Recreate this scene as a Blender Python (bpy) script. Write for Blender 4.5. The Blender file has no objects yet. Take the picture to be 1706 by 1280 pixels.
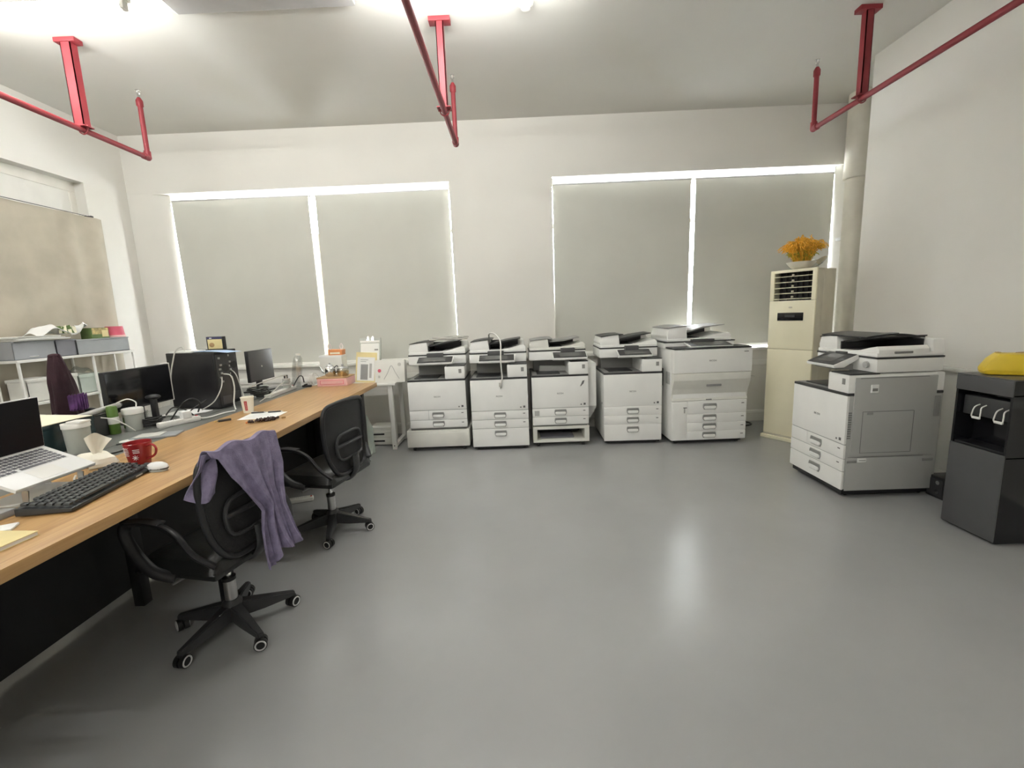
import bpy, bmesh, math, random
from mathutils import Vector, Matrix, Euler
random.seed(7)
R = math.radians
scene = bpy.context.scene
COL = scene.collection

# ------------------------------------------------------------------ camera, world, exposure
def camera():
    yaw, pitch, roll, f = R(.749), R(8.99), R(-2.286), 740.0
    cy, sy = math.cos(yaw), math.sin(yaw)
    fw = Vector((-sy*math.cos(pitch), cy*math.cos(pitch), -math.sin(pitch)))
    r = Vector((cy, sy, 0)); u = r.cross(fw)
    c, s = math.cos(roll), math.sin(roll)
    r2 = c*r + s*u; u2 = -s*r + c*u
    cd = bpy.data.cameras.new('camera'); cd.sensor_fit = 'HORIZONTAL'; cd.sensor_width = 36
    cd.lens = 36*f/1706; cd.clip_start = .02; cd.clip_end = 200
    co = bpy.data.objects.new('camera', cd); COL.objects.link(co)
    m = Matrix((r2, u2, -fw)).transposed().to_4x4(); m.translation = (0, 0, 1.35)
    co.matrix_world = m
    scene.camera = co
camera()
WORLD_STRENGTH = 16.0
TUBE_STRENGTH = 48.0
w = bpy.data.worlds.new('world'); scene.world = w; w.use_nodes = True
bg = w.node_tree.nodes['Background']; bg.inputs[0].default_value = (.96, .98, 1, 1); bg.inputs[1].default_value = WORLD_STRENGTH
scene.view_settings.view_transform = 'Standard'; scene.view_settings.look = 'None'
scene.view_settings.exposure = 1.68; scene.view_settings.gamma = 1.0
scene.view_settings.use_curve_mapping = False
scene.cycles.use_denoising = True
scene.cycles.max_bounces = 10; scene.cycles.diffuse_bounces = 6
scene.cycles.sample_clamp_indirect = 8

# ------------------------------------------------------------------ materials
def mat(name, col, rough=.5, metal=0, var=.0, vscale=8, bump=0, bscale=60, spec=.5, emit=None, estr=0, alpha=None, coat=0, stretch=None):
    m = bpy.data.materials.new(name); m.use_nodes = True
    nt = m.node_tree; p = nt.nodes['Principled BSDF']
    c = (*col, 1)
    p.inputs['Base Color'].default_value = c; p.inputs['Roughness'].default_value = rough
    p.inputs['Metallic'].default_value = metal; p.inputs['Specular IOR Level'].default_value = spec
    p.inputs['Coat Weight'].default_value = coat
    tc = nt.nodes.new('ShaderNodeTexCoord'); src = tc.outputs['Object']
    if stretch:
        mp = nt.nodes.new('ShaderNodeMapping'); mp.inputs['Scale'].default_value = stretch
        nt.links.new(src, mp.inputs[0]); src = mp.outputs[0]
    if var:
        n = nt.nodes.new('ShaderNodeTexNoise'); n.inputs['Scale'].default_value = vscale; n.inputs['Detail'].default_value = 4
        nt.links.new(src, n.inputs['Vector'])
        rp = nt.nodes.new('ShaderNodeValToRGB')
        rp.color_ramp.elements[0].position = .3; rp.color_ramp.elements[1].position = .7
        rp.color_ramp.elements[0].color = (*[max(0, x*(1-var)) for x in col], 1)
        rp.color_ramp.elements[1].color = (*[min(1, x*(1+var)) for x in col], 1)
        nt.links.new(n.outputs['Fac'], rp.inputs[0]); nt.links.new(rp.outputs[0], p.inputs['Base Color'])
    if bump:
        n2 = nt.nodes.new('ShaderNodeTexNoise'); n2.inputs['Scale'].default_value = bscale; n2.inputs['Detail'].default_value = 3
        nt.links.new(src, n2.inputs['Vector'])
        b = nt.nodes.new('ShaderNodeBump'); b.inputs['Strength'].default_value = bump; b.inputs['Distance'].default_value = .01
        nt.links.new(n2.outputs['Fac'], b.inputs['Height']); nt.links.new(b.outputs[0], p.inputs['Normal'])
    if emit:
        p.inputs['Emission Color'].default_value = (*emit, 1); p.inputs['Emission Strength'].default_value = estr
    if alpha is not None:
        p.inputs['Alpha'].default_value = alpha
    return m

def glass_mat(name, tint=(1, 1, 1), gloss=.12, rough=.02):
    m = bpy.data.materials.new(name); m.use_nodes = True; nt = m.node_tree
    for n in list(nt.nodes):
        if n.type == 'BSDF_PRINCIPLED': nt.nodes.remove(n)
    t = nt.nodes.new('ShaderNodeBsdfTransparent'); t.inputs[0].default_value = (*tint, 1)
    g = nt.nodes.new('ShaderNodeBsdfGlossy'); g.inputs['Roughness'].default_value = rough
    mx = nt.nodes.new('ShaderNodeMixShader'); mx.inputs[0].default_value = gloss
    nt.links.new(t.outputs[0], mx.inputs[1]); nt.links.new(g.outputs[0], mx.inputs[2])
    nt.links.new(mx.outputs[0], nt.nodes['Material Output'].inputs[0])
    return m

M = {}
M['wall'] = mat('wall_paint', (.74, .725, .68), .85, var=.03, vscale=1.3, bump=.04, bscale=90)
M['ceil'] = mat('ceiling_paint', (.68, .67, .63), .9, var=.03, vscale=1.0)
M['ledge'] = mat('ledge_paint', (.82, .81, .77), .4, var=.03)
M['blind'] = mat('blind_fabric', (.575, .575, .525), .9, var=.03, vscale=2, bump=.06, bscale=400)
M['alu'] = mat('window_aluminium', (.80, .78, .72), .35, var=.04)
M['bronze'] = mat('window_bronze', (.075, .062, .042), .5, var=.05)
M['curtain'] = mat('curtain_fabric', (.46, .42, .34), .95, var=.10, vscale=4, bump=.1, bscale=300)
M['white'] = mat('printer_white', (.90, .90, .875), .42, var=.025, vscale=5)
M['offwhite'] = mat('printer_offwhite', (.78, .775, .72), .45, var=.03)
M['pgrey'] = mat('printer_side_grey', (.47, .475, .46), .45, var=.03, vscale=3)
M['hring'] = mat('handle_ring', (.36, .36, .35), .5)
M['hshade'] = mat('handle_recess_shade', (.27, .27, .26), .6)  # grey that paints the shade inside the drawer pulls
M['seam'] = mat('printer_seam', (.20, .20, .195), .7)
M['mid'] = mat('printer_mid_grey', (.30, .30, .29), .55, var=.05)
M['dark'] = mat('dark_plastic', (.035, .035, .037), .42, var=.15)
M['black'] = mat('black_plastic', (.014, .014, .016), .38, var=.2)
M['blackg'] = mat('black_gloss', (.010, .010, .012), .12)
M['charcoal'] = mat('charcoal_plastic', (.075, .075, .078), .32, var=.05)
M['lcd'] = mat('lcd_panel', (.006, .006, .008), .35, spec=.2)
M['screen'] = mat('screen_glass', (.16, .16, .155), .12)
M['ink'] = mat('print_ink', (.16, .16, .16), .6)
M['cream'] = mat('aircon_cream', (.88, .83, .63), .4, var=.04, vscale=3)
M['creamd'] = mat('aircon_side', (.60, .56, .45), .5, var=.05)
M['red'] = mat('pipe_red', (.235, .022, .030), .55, var=.12, vscale=10)
M['chrome'] = mat('chrome', (.72, .72, .72), .16, 1)
M['steel'] = mat('brushed_steel', (.55, .55, .55), .35, 1)
M['pipew'] = mat('pipe_white', (.66, .63, .55), .45, var=.08, vscale=4)
M['tube'] = mat('tube_light', (1, 1, 1), .4, emit=(1.0, 1.0, .97), estr=TUBE_STRENGTH)
M['trunk'] = mat('trunking_grey', (.42, .41, .40), .5, var=.05)
M['fabric'] = mat('seat_fabric', (.013, .013, .014), .6, var=.3, bump=.3, bscale=300)
M['leather'] = mat('seat_leather', (.016, .017, .017), .33, var=.2, bump=.1, bscale=120)
M['tyre'] = mat('caster_black', (.012, .012, .012), .45)
M['ring'] = mat('caster_ring', (.62, .62, .62), .3)
M['scarf'] = mat('scarf_cloth', (.26, .225, .345), .92, var=.22, vscale=26, bump=.35, bscale=220)
M['trough'] = mat('trough_grey', (.145, .15, .14), .42, var=.06)
M['panel'] = mat('desk_panel_shaded', (.018, .018, .019), .7, var=.05)  # near-black, the shade under the desk is put into the colour
M['mug'] = mat('mug_red', (.31, .018, .022), .22, var=.1)
M['print'] = mat('white_print', (.80, .72, .70), .5)
M['paper'] = mat('paper_white', (.86, .86, .84), .8, var=.02)
M['paperc'] = mat('paper_cream', (.84, .80, .62), .8, var=.03)
M['paperb'] = mat('paper_blue', (.42, .56, .78), .6, var=.1)
M['papery'] = mat('paper_yellow', (.78, .66, .34), .75, var=.06)
M['tissue'] = mat('tissue_paper', (.85, .81, .70), .9, var=.03)
M['frost'] = mat('frosted_plastic', (.46, .48, .44), .35, var=.06)
M['cupw'] = mat('cup_card', (.85, .81, .70), .6)
M['label_red'] = mat('label_red', (.50, .05, .05), .5)
M['silver'] = mat('laptop_silver', (.83, .83, .82), .35, var=.01)
M['key'] = mat('key_grey', (.12, .12, .135), .45)
M['keyb'] = mat('key_black', (.035, .038, .04), .35)
M['bead'] = mat('bead_dark', (.045, .02, .018), .2)
M['teal'] = mat('teal_box', (.018, .038, .042), .25, var=.2)
M['green'] = mat('green_plastic', (.10, .19, .035), .4, var=.2)
M['greend'] = mat('green_dark', (.10, .16, .04), .6, var=.3)
M['grey'] = mat('bin_grey', (.34, .36, .37), .4, var=.06)
M['greyd'] = mat('bin_grey_dark', (.19, .19, .22), .4, var=.08)
M['mint'] = mat('mint_plastic', (.55, .62, .56), .3, var=.05)
M['pink'] = mat('pink_card', (.80, .48, .47), .6, var=.08)
M['hotpink'] = mat('hot_pink', (.68, .12, .18), .5, var=.1)
M['brown'] = mat('brown_card', (.42, .26, .12), .6, var=.1)
M['orange'] = mat('orange_plastic', (.72, .28, .10), .4, var=.1)
M['yellow'] = mat('yellow_vinyl', (.78, .56, .03), .35, var=.06, bump=.15, bscale=50)
M['jacket'] = mat('maroon_jacket', (.035, .012, .018), .9, var=.3, bump=.3, bscale=150)
M['purple'] = mat('purple_cloth', (.13, .05, .17), .9, var=.4, vscale=20)
M['straw'] = mat('dried_orange', (.78, .42, .04), .8, var=.3, vscale=40)
M['strawg'] = mat('dried_green', (.36, .34, .03), .8, var=.3, vscale=40)
M['ceramic'] = mat('bowl_ceramic', (.72, .68, .58), .4, var=.04)
M['cable'] = mat('cable_grey', (.55, .54, .50), .5)
M['cablew'] = mat('cable_white', (.80, .79, .75), .5)
M['cableb'] = mat('cable_black', (.015, .015, .015), .5)
M['gold'] = mat('brass', (.75, .55, .22), .25, 1)
M['photo'] = mat('photo_print', (.45, .36, .14), .5, var=.7, vscale=18)
M['navy'] = mat('navy_print', (.05, .05, .12), .5)
M['glass'] = glass_mat('window_glass', (.97, .98, .98), .06)
M['clear'] = glass_mat('clear_plastic', (.92, .93, .92), .25, .15)
M['clearg'] = mat('bin_cloudy_plastic', (.42, .44, .46), .3, var=.05, alpha=.72)

def wood():
    m = mat('desk_wood', (.42, .225, .075), .36)
    nt = m.node_tree; p = nt.nodes['Principled BSDF']
    tc = nt.nodes.new('ShaderNodeTexCoord'); mp = nt.nodes.new('ShaderNodeMapping')
    mp.inputs['Scale'].default_value = (26, 1.1, 20)
    n = nt.nodes.new('ShaderNodeTexNoise'); n.inputs['Scale'].default_value = 2.4; n.inputs['Detail'].default_value = 6; n.inputs['Distortion'].default_value = .5
    rp = nt.nodes.new('ShaderNodeValToRGB'); e = rp.color_ramp.elements
    e[0].position = .28; e[0].color = (.38, .21, .075, 1); e[1].position = .72; e[1].color = (.57, .35, .145, 1)
    nt.links.new(tc.outputs['Object'], mp.inputs[0]); nt.links.new(mp.outputs[0], n.inputs['Vector'])
    nt.links.new(n.outputs['Fac'], rp.inputs[0]); nt.links.new(rp.outputs[0], p.inputs['Base Color'])
    return m
M['wood'] = wood()

def floor_mat():
    m = mat('floor_epoxy', (.2, .2, .2), .3)
    nt = m.node_tree; p = nt.nodes['Principled BSDF']
    tc = nt.nodes.new('ShaderNodeTexCoord')
    def noise(sc, det=5):
        n = nt.nodes.new('ShaderNodeTexNoise'); n.inputs['Scale'].default_value = sc; n.inputs['Detail'].default_value = det
        nt.links.new(tc.outputs['Object'], n.inputs['Vector']); return n
    n1 = noise(1.1); rp = nt.nodes.new('ShaderNodeValToRGB'); e = rp.color_ramp.elements
    e[0].position = .3; e[0].color = (.325, .330, .332, 1); e[1].position = .7; e[1].color = (.37, .374, .374, 1)
    nt.links.new(n1.outputs['Fac'], rp.inputs[0]); nt.links.new(rp.outputs[0], p.inputs['Base Color'])
    n2 = noise(3.0); mr = nt.nodes.new('ShaderNodeMapRange'); mr.inputs[3].default_value = .20; mr.inputs[4].default_value = .30
    nt.links.new(n2.outputs['Fac'], mr.inputs[0]); nt.links.new(mr.outputs[0], p.inputs['Roughness'])
    n3 = noise(7.0, 2); b = nt.nodes.new('ShaderNodeBump'); b.inputs['Strength'].default_value = .12; b.inputs['Distance'].default_value = .01
    nt.links.new(n3.outputs['Fac'], b.inputs['Height']); nt.links.new(b.outputs[0], p.inputs['Normal'])
    return m
M['floor'] = floor_mat()

# ------------------------------------------------------------------ mesh builder
class MB:
    def __init__(s): s.bm = bmesh.new(); s.mats = []
    def mi(s, m):
        if m not in s.mats: s.mats.append(m)
        return s.mats.index(m)
    def _add(s, bm2, m, mtx=None):
        i = s.mi(m)
        for f in bm2.faces: f.material_index = i
        if mtx is not None: bm2.transform(mtx)
        me = bpy.data.meshes.new('tmp'); bm2.to_mesh(me); bm2.free(); s.bm.from_mesh(me); bpy.data.meshes.remove(me)
        return s
    def bx(s, x0, x1, y0, y1, z0, z1, m, bev=0, seg=2, rot=None, piv=None):
        b = bmesh.new()
        bmesh.ops.create_cube(b, size=1)
        bmesh.ops.scale(b, vec=(abs(x1-x0), abs(y1-y0), abs(z1-z0)), verts=b.verts)
        if bev: bmesh.ops.bevel(b, geom=list(b.edges), offset=min(bev, .49*min(abs(x1-x0), abs(y1-y0), abs(z1-z0))), segments=seg, profile=.6, affect='EDGES')
        c = Vector(((x0+x1)/2, (y0+y1)/2, (z0+z1)/2))
        mt = Matrix.Translation(c)
        if rot:
            pv = Vector(piv) if piv else c
            mt = Matrix.Translation(pv) @ Euler(rot).to_matrix().to_4x4() @ Matrix.Translation(c-pv)
        return s._add(b, m, mt)
    def cyl(s, p0, p1, r0, m, r1=None, seg=16):
        p0, p1 = Vector(p0), Vector(p1); d = p1-p0
        b = bmesh.new(); bmesh.ops.create_cone(b, cap_ends=True, segments=seg, radius1=r0, radius2=r0 if r1 is None else r1, depth=d.length)
        q = d.to_track_quat('Z', 'Y').to_matrix().to_4x4()
        return s._add(b, m, Matrix.Translation((p0+p1)/2) @ q)
    def sph(s, c, r, m, sc=(1, 1, 1), u=14, v=8):
        b = bmesh.new(); bmesh.ops.create_uvsphere(b, u_segments=u, v_segments=v, radius=r)
        return s._add(b, m, Matrix.Translation(c) @ Matrix.Diagonal((*sc, 1)))
    def lathe(s, prof, c, m, seg=24, mtx=None):
        b = bmesh.new(); rings = []
        for r, z in prof:
            if r < 1e-5: rings.append([b.verts.new((0, 0, z))])
            else: rings.append([b.verts.new((r*math.cos(2*math.pi*k/seg), r*math.sin(2*math.pi*k/seg), z)) for k in range(seg)])
        for a, d in zip(rings, rings[1:]):
            for k in range(seg):
                k2 = (k+1) % seg
                if len(a) == 1 and len(d) == 1: continue
                if len(a) == 1: b.faces.new((a[0], d[k2], d[k])[::-1])
                elif len(d) == 1: b.faces.new((a[k], a[k2], d[0]))
                else: b.faces.new((a[k], a[k2], d[k2], d[k]))
        bmesh.ops.recalc_face_normals(b, faces=b.faces)
        mt = Matrix.Translation(c)
        if mtx is not None: mt = mt @ mtx
        return s._add(b, m, mt)
    def prism(s, poly, ax, a, c, m, bev=0):
        # poly: 2D points in the plane normal to ax: x -> (y,z), y -> (x,z), z -> (x,y)
        b = bmesh.new()
        def P(p, t): return {'x': (t, p[0], p[1]), 'y': (p[0], t, p[1]), 'z': (p[0], p[1], t)}[ax]
        A = [b.verts.new(P(p, a)) for p in poly]; B = [b.verts.new(P(p, c)) for p in poly]
        b.faces.new(A); b.faces.new(B[::-1])
        n = len(poly)
        for k in range(n): b.faces.new((A[k], B[k], B[(k+1) % n], A[(k+1) % n]))
        bmesh.ops.recalc_face_normals(b, faces=b.faces)
        if bev: bmesh.ops.bevel(b, geom=list(b.edges), offset=bev, segments=2, profile=.6, affect='EDGES')
        return s._add(b, m)
    def tube(s, pts, r, m, seg=8, n=0, closed=False, flat=None):
        P = [Vector(p) for p in pts]
        if n: P = spline(P, n, closed)
        b = bmesh.new(); rings = []; L = len(P); up = None
        for i, p in enumerate(P):
            if closed: t = P[(i+1) % L]-P[i-1]
            else: t = P[min(i+1, L-1)]-P[max(i-1, 0)]
            t.normalize()
            if up is None:
                up = Vector((0, 0, 1)) if abs(t.z) < .9 else Vector((1, 0, 0))
            sx = t.cross(up).normalized(); up = sx.cross(t).normalized()
            ri = r[i*len(r)//L] if isinstance(r, (list, tuple)) else r
            fl = flat or (1, 1)
            rings.append([b.verts.new(p+sx*ri*fl[0]*math.cos(2*math.pi*k/seg)+up*ri*fl[1]*math.sin(2*math.pi*k/seg)) for k in range(seg)])
        for i in range(L if closed else L-1):
            A, B = rings[i], rings[(i+1) % L]
            for k in range(seg): b.faces.new((A[k], A[(k+1) % seg], B[(k+1) % seg], B[k]))
        if not closed: b.faces.new(rings[0][::-1]); b.faces.new(rings[-1])
        bmesh.ops.recalc_face_normals(b, faces=b.faces)
        return s._add(b, m)
    def sheet(s, f, nu, nv, m, th=0):
        b = bmesh.new(); g = [[b.verts.new(f(i/nu, j/nv)) for j in range(nv+1)] for i in range(nu+1)]
        for i in range(nu):
            for j in range(nv): b.faces.new((g[i][j], g[i+1][j], g[i+1][j+1], g[i][j+1]))
        bmesh.ops.recalc_face_normals(b, faces=b.faces)
        if th:
            b.normal_update()
            n = {v: v.normal.copy() for v in b.verts}
            edge = [e for e in b.edges if len(e.link_faces) == 1]; F = list(b.faces)
            dup = {v: b.verts.new(v.co-nv*th) for v, nv in n.items()}
            for f_ in F: b.faces.new([dup[v] for v in reversed(f_.verts)])
            for e in edge:
                a_, c_ = e.verts; b.faces.new((a_, c_, dup[c_], dup[a_]))
            bmesh.ops.recalc_face_normals(b, faces=b.faces)
        return s._add(b, m)
    def quadpts(s, pts, th, m):
        # polygon with thickness along its normal
        P = [Vector(p) for p in pts]; n = (P[1]-P[0]).cross(P[2]-P[0]).normalized()*th
        b = bmesh.new(); A = [b.verts.new(p) for p in P]; B = [b.verts.new(p+n) for p in P]
        b.faces.new(A[::-1]); b.faces.new(B); k = len(P)
        for i in range(k): b.faces.new((A[i], A[(i+1) % k], B[(i+1) % k], B[i]))
        bmesh.ops.recalc_face_normals(b, faces=b.faces)
        return s._add(b, m)
    def mesh(s, name):
        me = bpy.data.meshes.new(name)
        s.bm.to_mesh(me); s.bm.free()
        for m in s.mats: me.materials.append(M[m] if isinstance(m, str) else m)
        for p in me.polygons: p.use_smooth = True
        me.set_sharp_from_angle(angle=R(38))
        return me
    def build(s, name, parent=None, loc=None, **props):
        o = bpy.data.objects.new(name, s.mesh(name)); COL.objects.link(o)
        if parent: o.parent = parent
        if loc: o.location = loc
        for k, v in props.items(): o[k] = v
        return o

def spline(P, n, closed=False):
    out = []; L = len(P); rng = range(L if closed else L-1)
    for i in rng:
        if closed: a, b, c, d = P[i-1], P[i], P[(i+1) % L], P[(i+2) % L]
        else: a, b, c, d = P[max(i-1, 0)], P[i], P[i+1], P[min(i+2, L-1)]
        for k in range(n):
            t = k/n
            out.append(.5*((2*b)+(c-a)*t+(2*a-5*b+4*c-d)*t*t+(3*b-a-3*c+d)*t**3))
    if not closed: out.append(P[-1])
    return out

def thing(name, label, cat, loc=(0, 0, 0), rotz=0, group=None):
    o = bpy.data.objects.new(name, None); COL.objects.link(o); o.empty_display_size = .05
    o.location = loc; o.rotation_euler = (0, 0, rotz); o['label'] = label; o['category'] = cat
    if group: o['group'] = group
    return o
def tag(o, label, cat, group=None):
    o['label'] = label; o['category'] = cat
    if group: o['group'] = group
    return o
def struct(name, mb, parent=None):
    o = mb.build(name, parent)
    if not parent: o['kind'] = 'structure'
    return o
_txt = {}
def text_mesh(body, size, m, ext=.0006):
    k = (body, size, m)
    if k in _txt: return _txt[k]
    cu = bpy.data.curves.new('t', 'FONT'); cu.body = body; cu.size = size; cu.extrude = ext; cu.align_x = 'CENTER'; cu.align_y = 'CENTER'
    o = bpy.data.objects.new('t', cu); COL.objects.link(o)
    dg = bpy.context.evaluated_depsgraph_get()
    me = bpy.data.meshes.new_from_object(o.evaluated_get(dg)); bpy.data.objects.remove(o)
    me.materials.clear(); me.materials.append(M[m]); _txt[k] = me
    return me
def lettering(body, size, m, parent, loc, rot):
    o = bpy.data.objects.new('lettering', text_mesh(body, size, m)); COL.objects.link(o); o.parent = parent
    o.location = loc; o.rotation_euler = rot
    return o

# ------------------------------------------------------------------ room shell
H = 3.4
struct('floor', MB().bx(-5, 4.2, -3.6, 5.6, -.1, 0, 'floor'))
struct('ceiling', MB().bx(-5, 4.2, -3.6, 5.6, H, H+.1, 'ceil'))
b = MB()
b.bx(-4.6, 4.2, 5.1, 5.6, 2.795, H, 'wall').bx(-4.6, 4.2, 5.1, 5.6, 0, .85, 'wall')
b.bx(-.665, .45, 5.1, 5.6, .85, 2.795, 'wall').prism([(-4.6, 5.1), (-3.93, 5.1), (-3.785, 5.172), (-3.785, 5.6), (-4.6, 5.6)], 'z', .85, 2.795, 'wall').prism([(4.2, 5.1), (3.62, 5.1), (3.546, 5.168), (3.556, 5.6), (4.2, 5.6)], 'z', .85, 2.795, 'wall')
struct('wall_back', b)
b = MB(); LX = -4.2
b.bx(-4.6, LX, -3.6, 5.1, 2.79, H, 'wall').bx(-4.6, LX, -3.6, 5.1, 0, .85, 'wall').bx(-4.6, LX, 4.6, 5.1, .85, 2.79, 'wall').bx(-4.6, LX, -3.6, 1.2, .85, 2.79, 'wall')
b.bx(-4.6, -4.36, 1.2, 4.6, .85, 2.79, 'wall')
struct('wall_left', b)
b = MB(); b.bx(3.15, 3.95, -3.6, 4.2, 0, H, 'wall'); b.bx(3.85, 4.2, 4.2, 5.1, 0, H, 'wall')
struct('wall_right', b)
struct('wall_front', MB().bx(-5, 4.2, -3.75, -3.6, 0, H, 'wall'))
# ledges
struct('trim_1', MB().bx(-4.2, 3.85, 5.06, 5.12, .835, .862, 'ledge', .004).bx(-3.785, -.665, 5.12, 5.48, .845, .858, 'ledge').bx(.45, 3.548, 5.12, 5.48, .845, .858, 'ledge'))
struct('trim_2', MB().bx(3.115, 3.16, -3.6, 4.19, .815, .845, 'ledge', .004))
struct('trim_3', MB().bx(-4.2, 3.85, 5.085, 5.105, .66, .72, 'ledge', .003).bx(-4.2, 3.85, 5.085, 5.105, .10, .13, 'ledge', .003))
struct('baseboard_right', MB().bx(3.14, 3.155, -3.6, 4.2, 0, .07, 'ledge', .003))
# left window: frame and covered light above the curtain
win = MB().bx(-4.36, -4.30, 1.2, 4.6, 2.70, 2.79, 'alu', .004).bx(-4.36, -4.30, 4.54, 4.6, .85, 2.70, 'alu', .004).bx(-4.36, -4.31, 1.2, 4.54, .85, 2.70, 'ledge')
struct('window_5', win)

# windows in the back wall
def window(n, x0, x1, mull):
    z0, z1, y0, y1 = .858, 2.795, 5.49, 5.55
    r = MB()
    r.bx(x0, x1, y0, y1, z0, z0+.05, 'alu', .004).bx(x0, x1, y0, y1, z1-.03, z1, 'alu', .004).bx(x0, x0+.03, y0, y1, z0, z1, 'alu', .004).bx(x1-.03, x1, y0, y1, z0, z1, 'alu', .004)
    r.bx(x0, x1, y0+.005, y1-.005, 2.33, 2.38, 'bronze', .004)
    if mull: r.bx(mull-.09, mull+.09, y0-.01, y1-.005, z0+.05, 2.38, 'bronze', .004)
    o = struct('window_%d' % n, r)
    MB().bx(x0+.03, x1-.03, 5.517, 5.522, z0+.05, 2.33, 'glass').build('window_pane', o)
    MB().bx(x0+.03, x1-.03, 5.517, 5.522, 2.38, z1-.03, 'glass').build('window_pane', o)
window(1, -3.785, -2.12, -2.345); window(2, -2.12, -.665, None); window(3, .45, 2.30, None); window(4, 2.30, 3.548, None)

# roller blinds
def blind(x0t, x1t, x0b, x1b, zb, label):
    YB = 5.165; zt = 2.733
    t = thing('roller_blind', label, 'blind', ((x0t+x1t)/2, YB, zb), 0, 'grey roller blinds on the back windows')
    cx = (x0t+x1t)/2; h = zt-zb
    def f(u, v):
        xa = x0t+(x0b-x0t)*v; xb = x1t+(x1b-x1t)*v
        return (xa+(xb-xa)*u-cx, .003*math.sin(u*7+cx)*v+.008*(1-v)**8, h-(h-.015)*v)
    MB().sheet(f, 14, 14, 'blind', .002).build('fabric', t)
    MB().cyl((x0t-cx-.01, .022, h), (x1t-cx+.01, .022, h), .016, 'steel').build('roller_tube', t)
    MB().bx(x0b-cx, x1b-cx, -.010, .010, -.006, .022, 'ledge', .003).build('bottom_bar', t)
    for x in (x0t-cx-.005, x1t-cx+.005):
        MB().bx(x-.005, x+.005, .0, .05, h-.02, h+.06, 'alu', .002).build('bracket', t)
blind(-3.775, -2.245, -3.740, -2.235, .8645, 'grey roller blind at the left end by the white corner column')
blind(-2.165, -.685, -2.180, -.675, .8645, 'grey roller blind between the light slit and the left edge of the pillar')
blind(.466, 1.985, .452, 1.972, .8645, 'grey roller blind directly right of the white pillar')
blind(2.035, 3.540, 2.015, 3.527, .888, 'grey roller blind behind the cream air conditioner, next to the drain pipe')

# drain pipe in the alcove
t = thing('drain_pipe', 'thick off-white drain pipe running floor to ceiling in the right corner', 'pipe', (3.575, 4.88, 0))
MB().cyl((0, 0, 0), (0, 0, 2.66), .10, 'pipew', seg=28).build('pipe', t)
MB().cyl((0, 0, 2.66), (0, 0, H), .118, 'pipew', seg=28).build('upper_pipe', t)
MB().lathe([(.105, 2.58), (.122, 2.59), (.122, 2.66), (.118, 2.72)], (0, 0, 0), 'pipew', 28).build('coupling', t)
MB().bx(-.02, .02, .08, .22, 2.0, 2.03, 'steel').build('bracket', t)

# left curtain
def fc(u, v):
    y = 1.6+3.05*u - .02*v*u**6
    a = .014*(.3+.7*v)*math.sin(u*48)+.010*math.sin(u*21+1)
    if u > .85: a += .02*math.sin((u-.85)*60)
    return (-4.14+a, y, 2.445-2.335*v)
c = MB().sheet(fc, 160, 10, 'curtain', .002).build('curtain')
tag(c, 'beige floor-length curtain over the left-hand window behind the shelf', 'curtain')
t = thing('curtain_wire', 'thin dark wire carrying the beige curtain, with an end hook', 'wire', (-4.13, 1.2, 2.452))
MB().cyl((0, 0, 0), (0, 3.36, 0), .003, 'dark', seg=8).build('wire', t); MB().bx(-.07, .005, 3.34, 3.365, -.012, .012, 'dark', .003).build('hook', t)

# ------------------------------------------------------------------ ceiling services
def sprinkler(x, yend, hy, wflat, label):
    t = thing('sprinkler_pipe', label, 'pipe', (x, 0, 2.8), 0, 'red sprinkler branch pipes')
    MB().cyl((0, -3.58, 0), (0, yend, 0), .020, 'red', seg=16).build('pipe', t)
    MB().sph((0, yend, 0), .027, 'red').cyl((0, yend-.05, 0), (0, yend, 0), .026, 'red').cyl((0, yend, 0), (0, yend, .05), .026, 'red').build('elbow', t)
    MB().cyl((0, yend, .03), (0, yend, .42), .019, 'red').build('riser', t)
    MB().lathe([(.019, .40), (.026, .41), (.026, .45), (.012, .475)], (0, yend, 0), 'red', 16).build('reducer', t)
    s = MB(); s.cyl((0, yend, .47), (0, yend, .505), .009, 'chrome', seg=12)
    for a in (-1, 1): s.tube([(a*.006, yend, .50), (a*.014, yend, .512), (a*.008, yend, .528)], .003, 'chrome', 6)
    s.cyl((0, yend, .527), (0, yend, .532), .02, 'chrome', seg=14); s.build('sprinkler_head', t)
    p = MB(); hw, hd = wflat
    p.bx(-hw, -hw+.006, hy-hd, hy+hd, .02, H-2.8-.008, 'red').bx(hw-.006, hw, hy-hd, hy+hd, .02, H-2.8-.008, 'red').bx(-hw, hw, hy-hd, hy-hd+.006, .02, H-2.8-.008, 'red')
    p.build('hanger_post', t)
    MB().bx(-.075, .075, hy-.035, hy+.035, H-2.8-.03, H-2.8, 'red', .003).build('ceiling_plate', t)
    q = MB(); q.bx(-.05, .05, hy-.04, hy+.04, .016, .024, 'red', .002)
    q.tube([(-.03, hy, .02), (-.028, hy, -.012), (0, hy, -.028), (.028, hy, -.012), (.03, hy, .02)], .005, 'red', 6, 4).build('pipe_clamp', t)
    for sx in (-1, 1): MB().cyl((sx*.036, hy, .002), (sx*.036, hy, .034), .006, 'red', seg=6).build('bolt', t)
sprinkler(-3.105, 4.06, 3.48, (.036, .028), 'leftmost red sprinkler pipe, above the left wall and desks')
sprinkler(-.45, 4.06, 3.45, (.026, .026), 'middle red sprinkler pipe, over the middle of the room')
sprinkler(2.59, 4.08, 3.55, (.026, .026), 'right red sprinkler pipe, running along the right wall')

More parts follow.
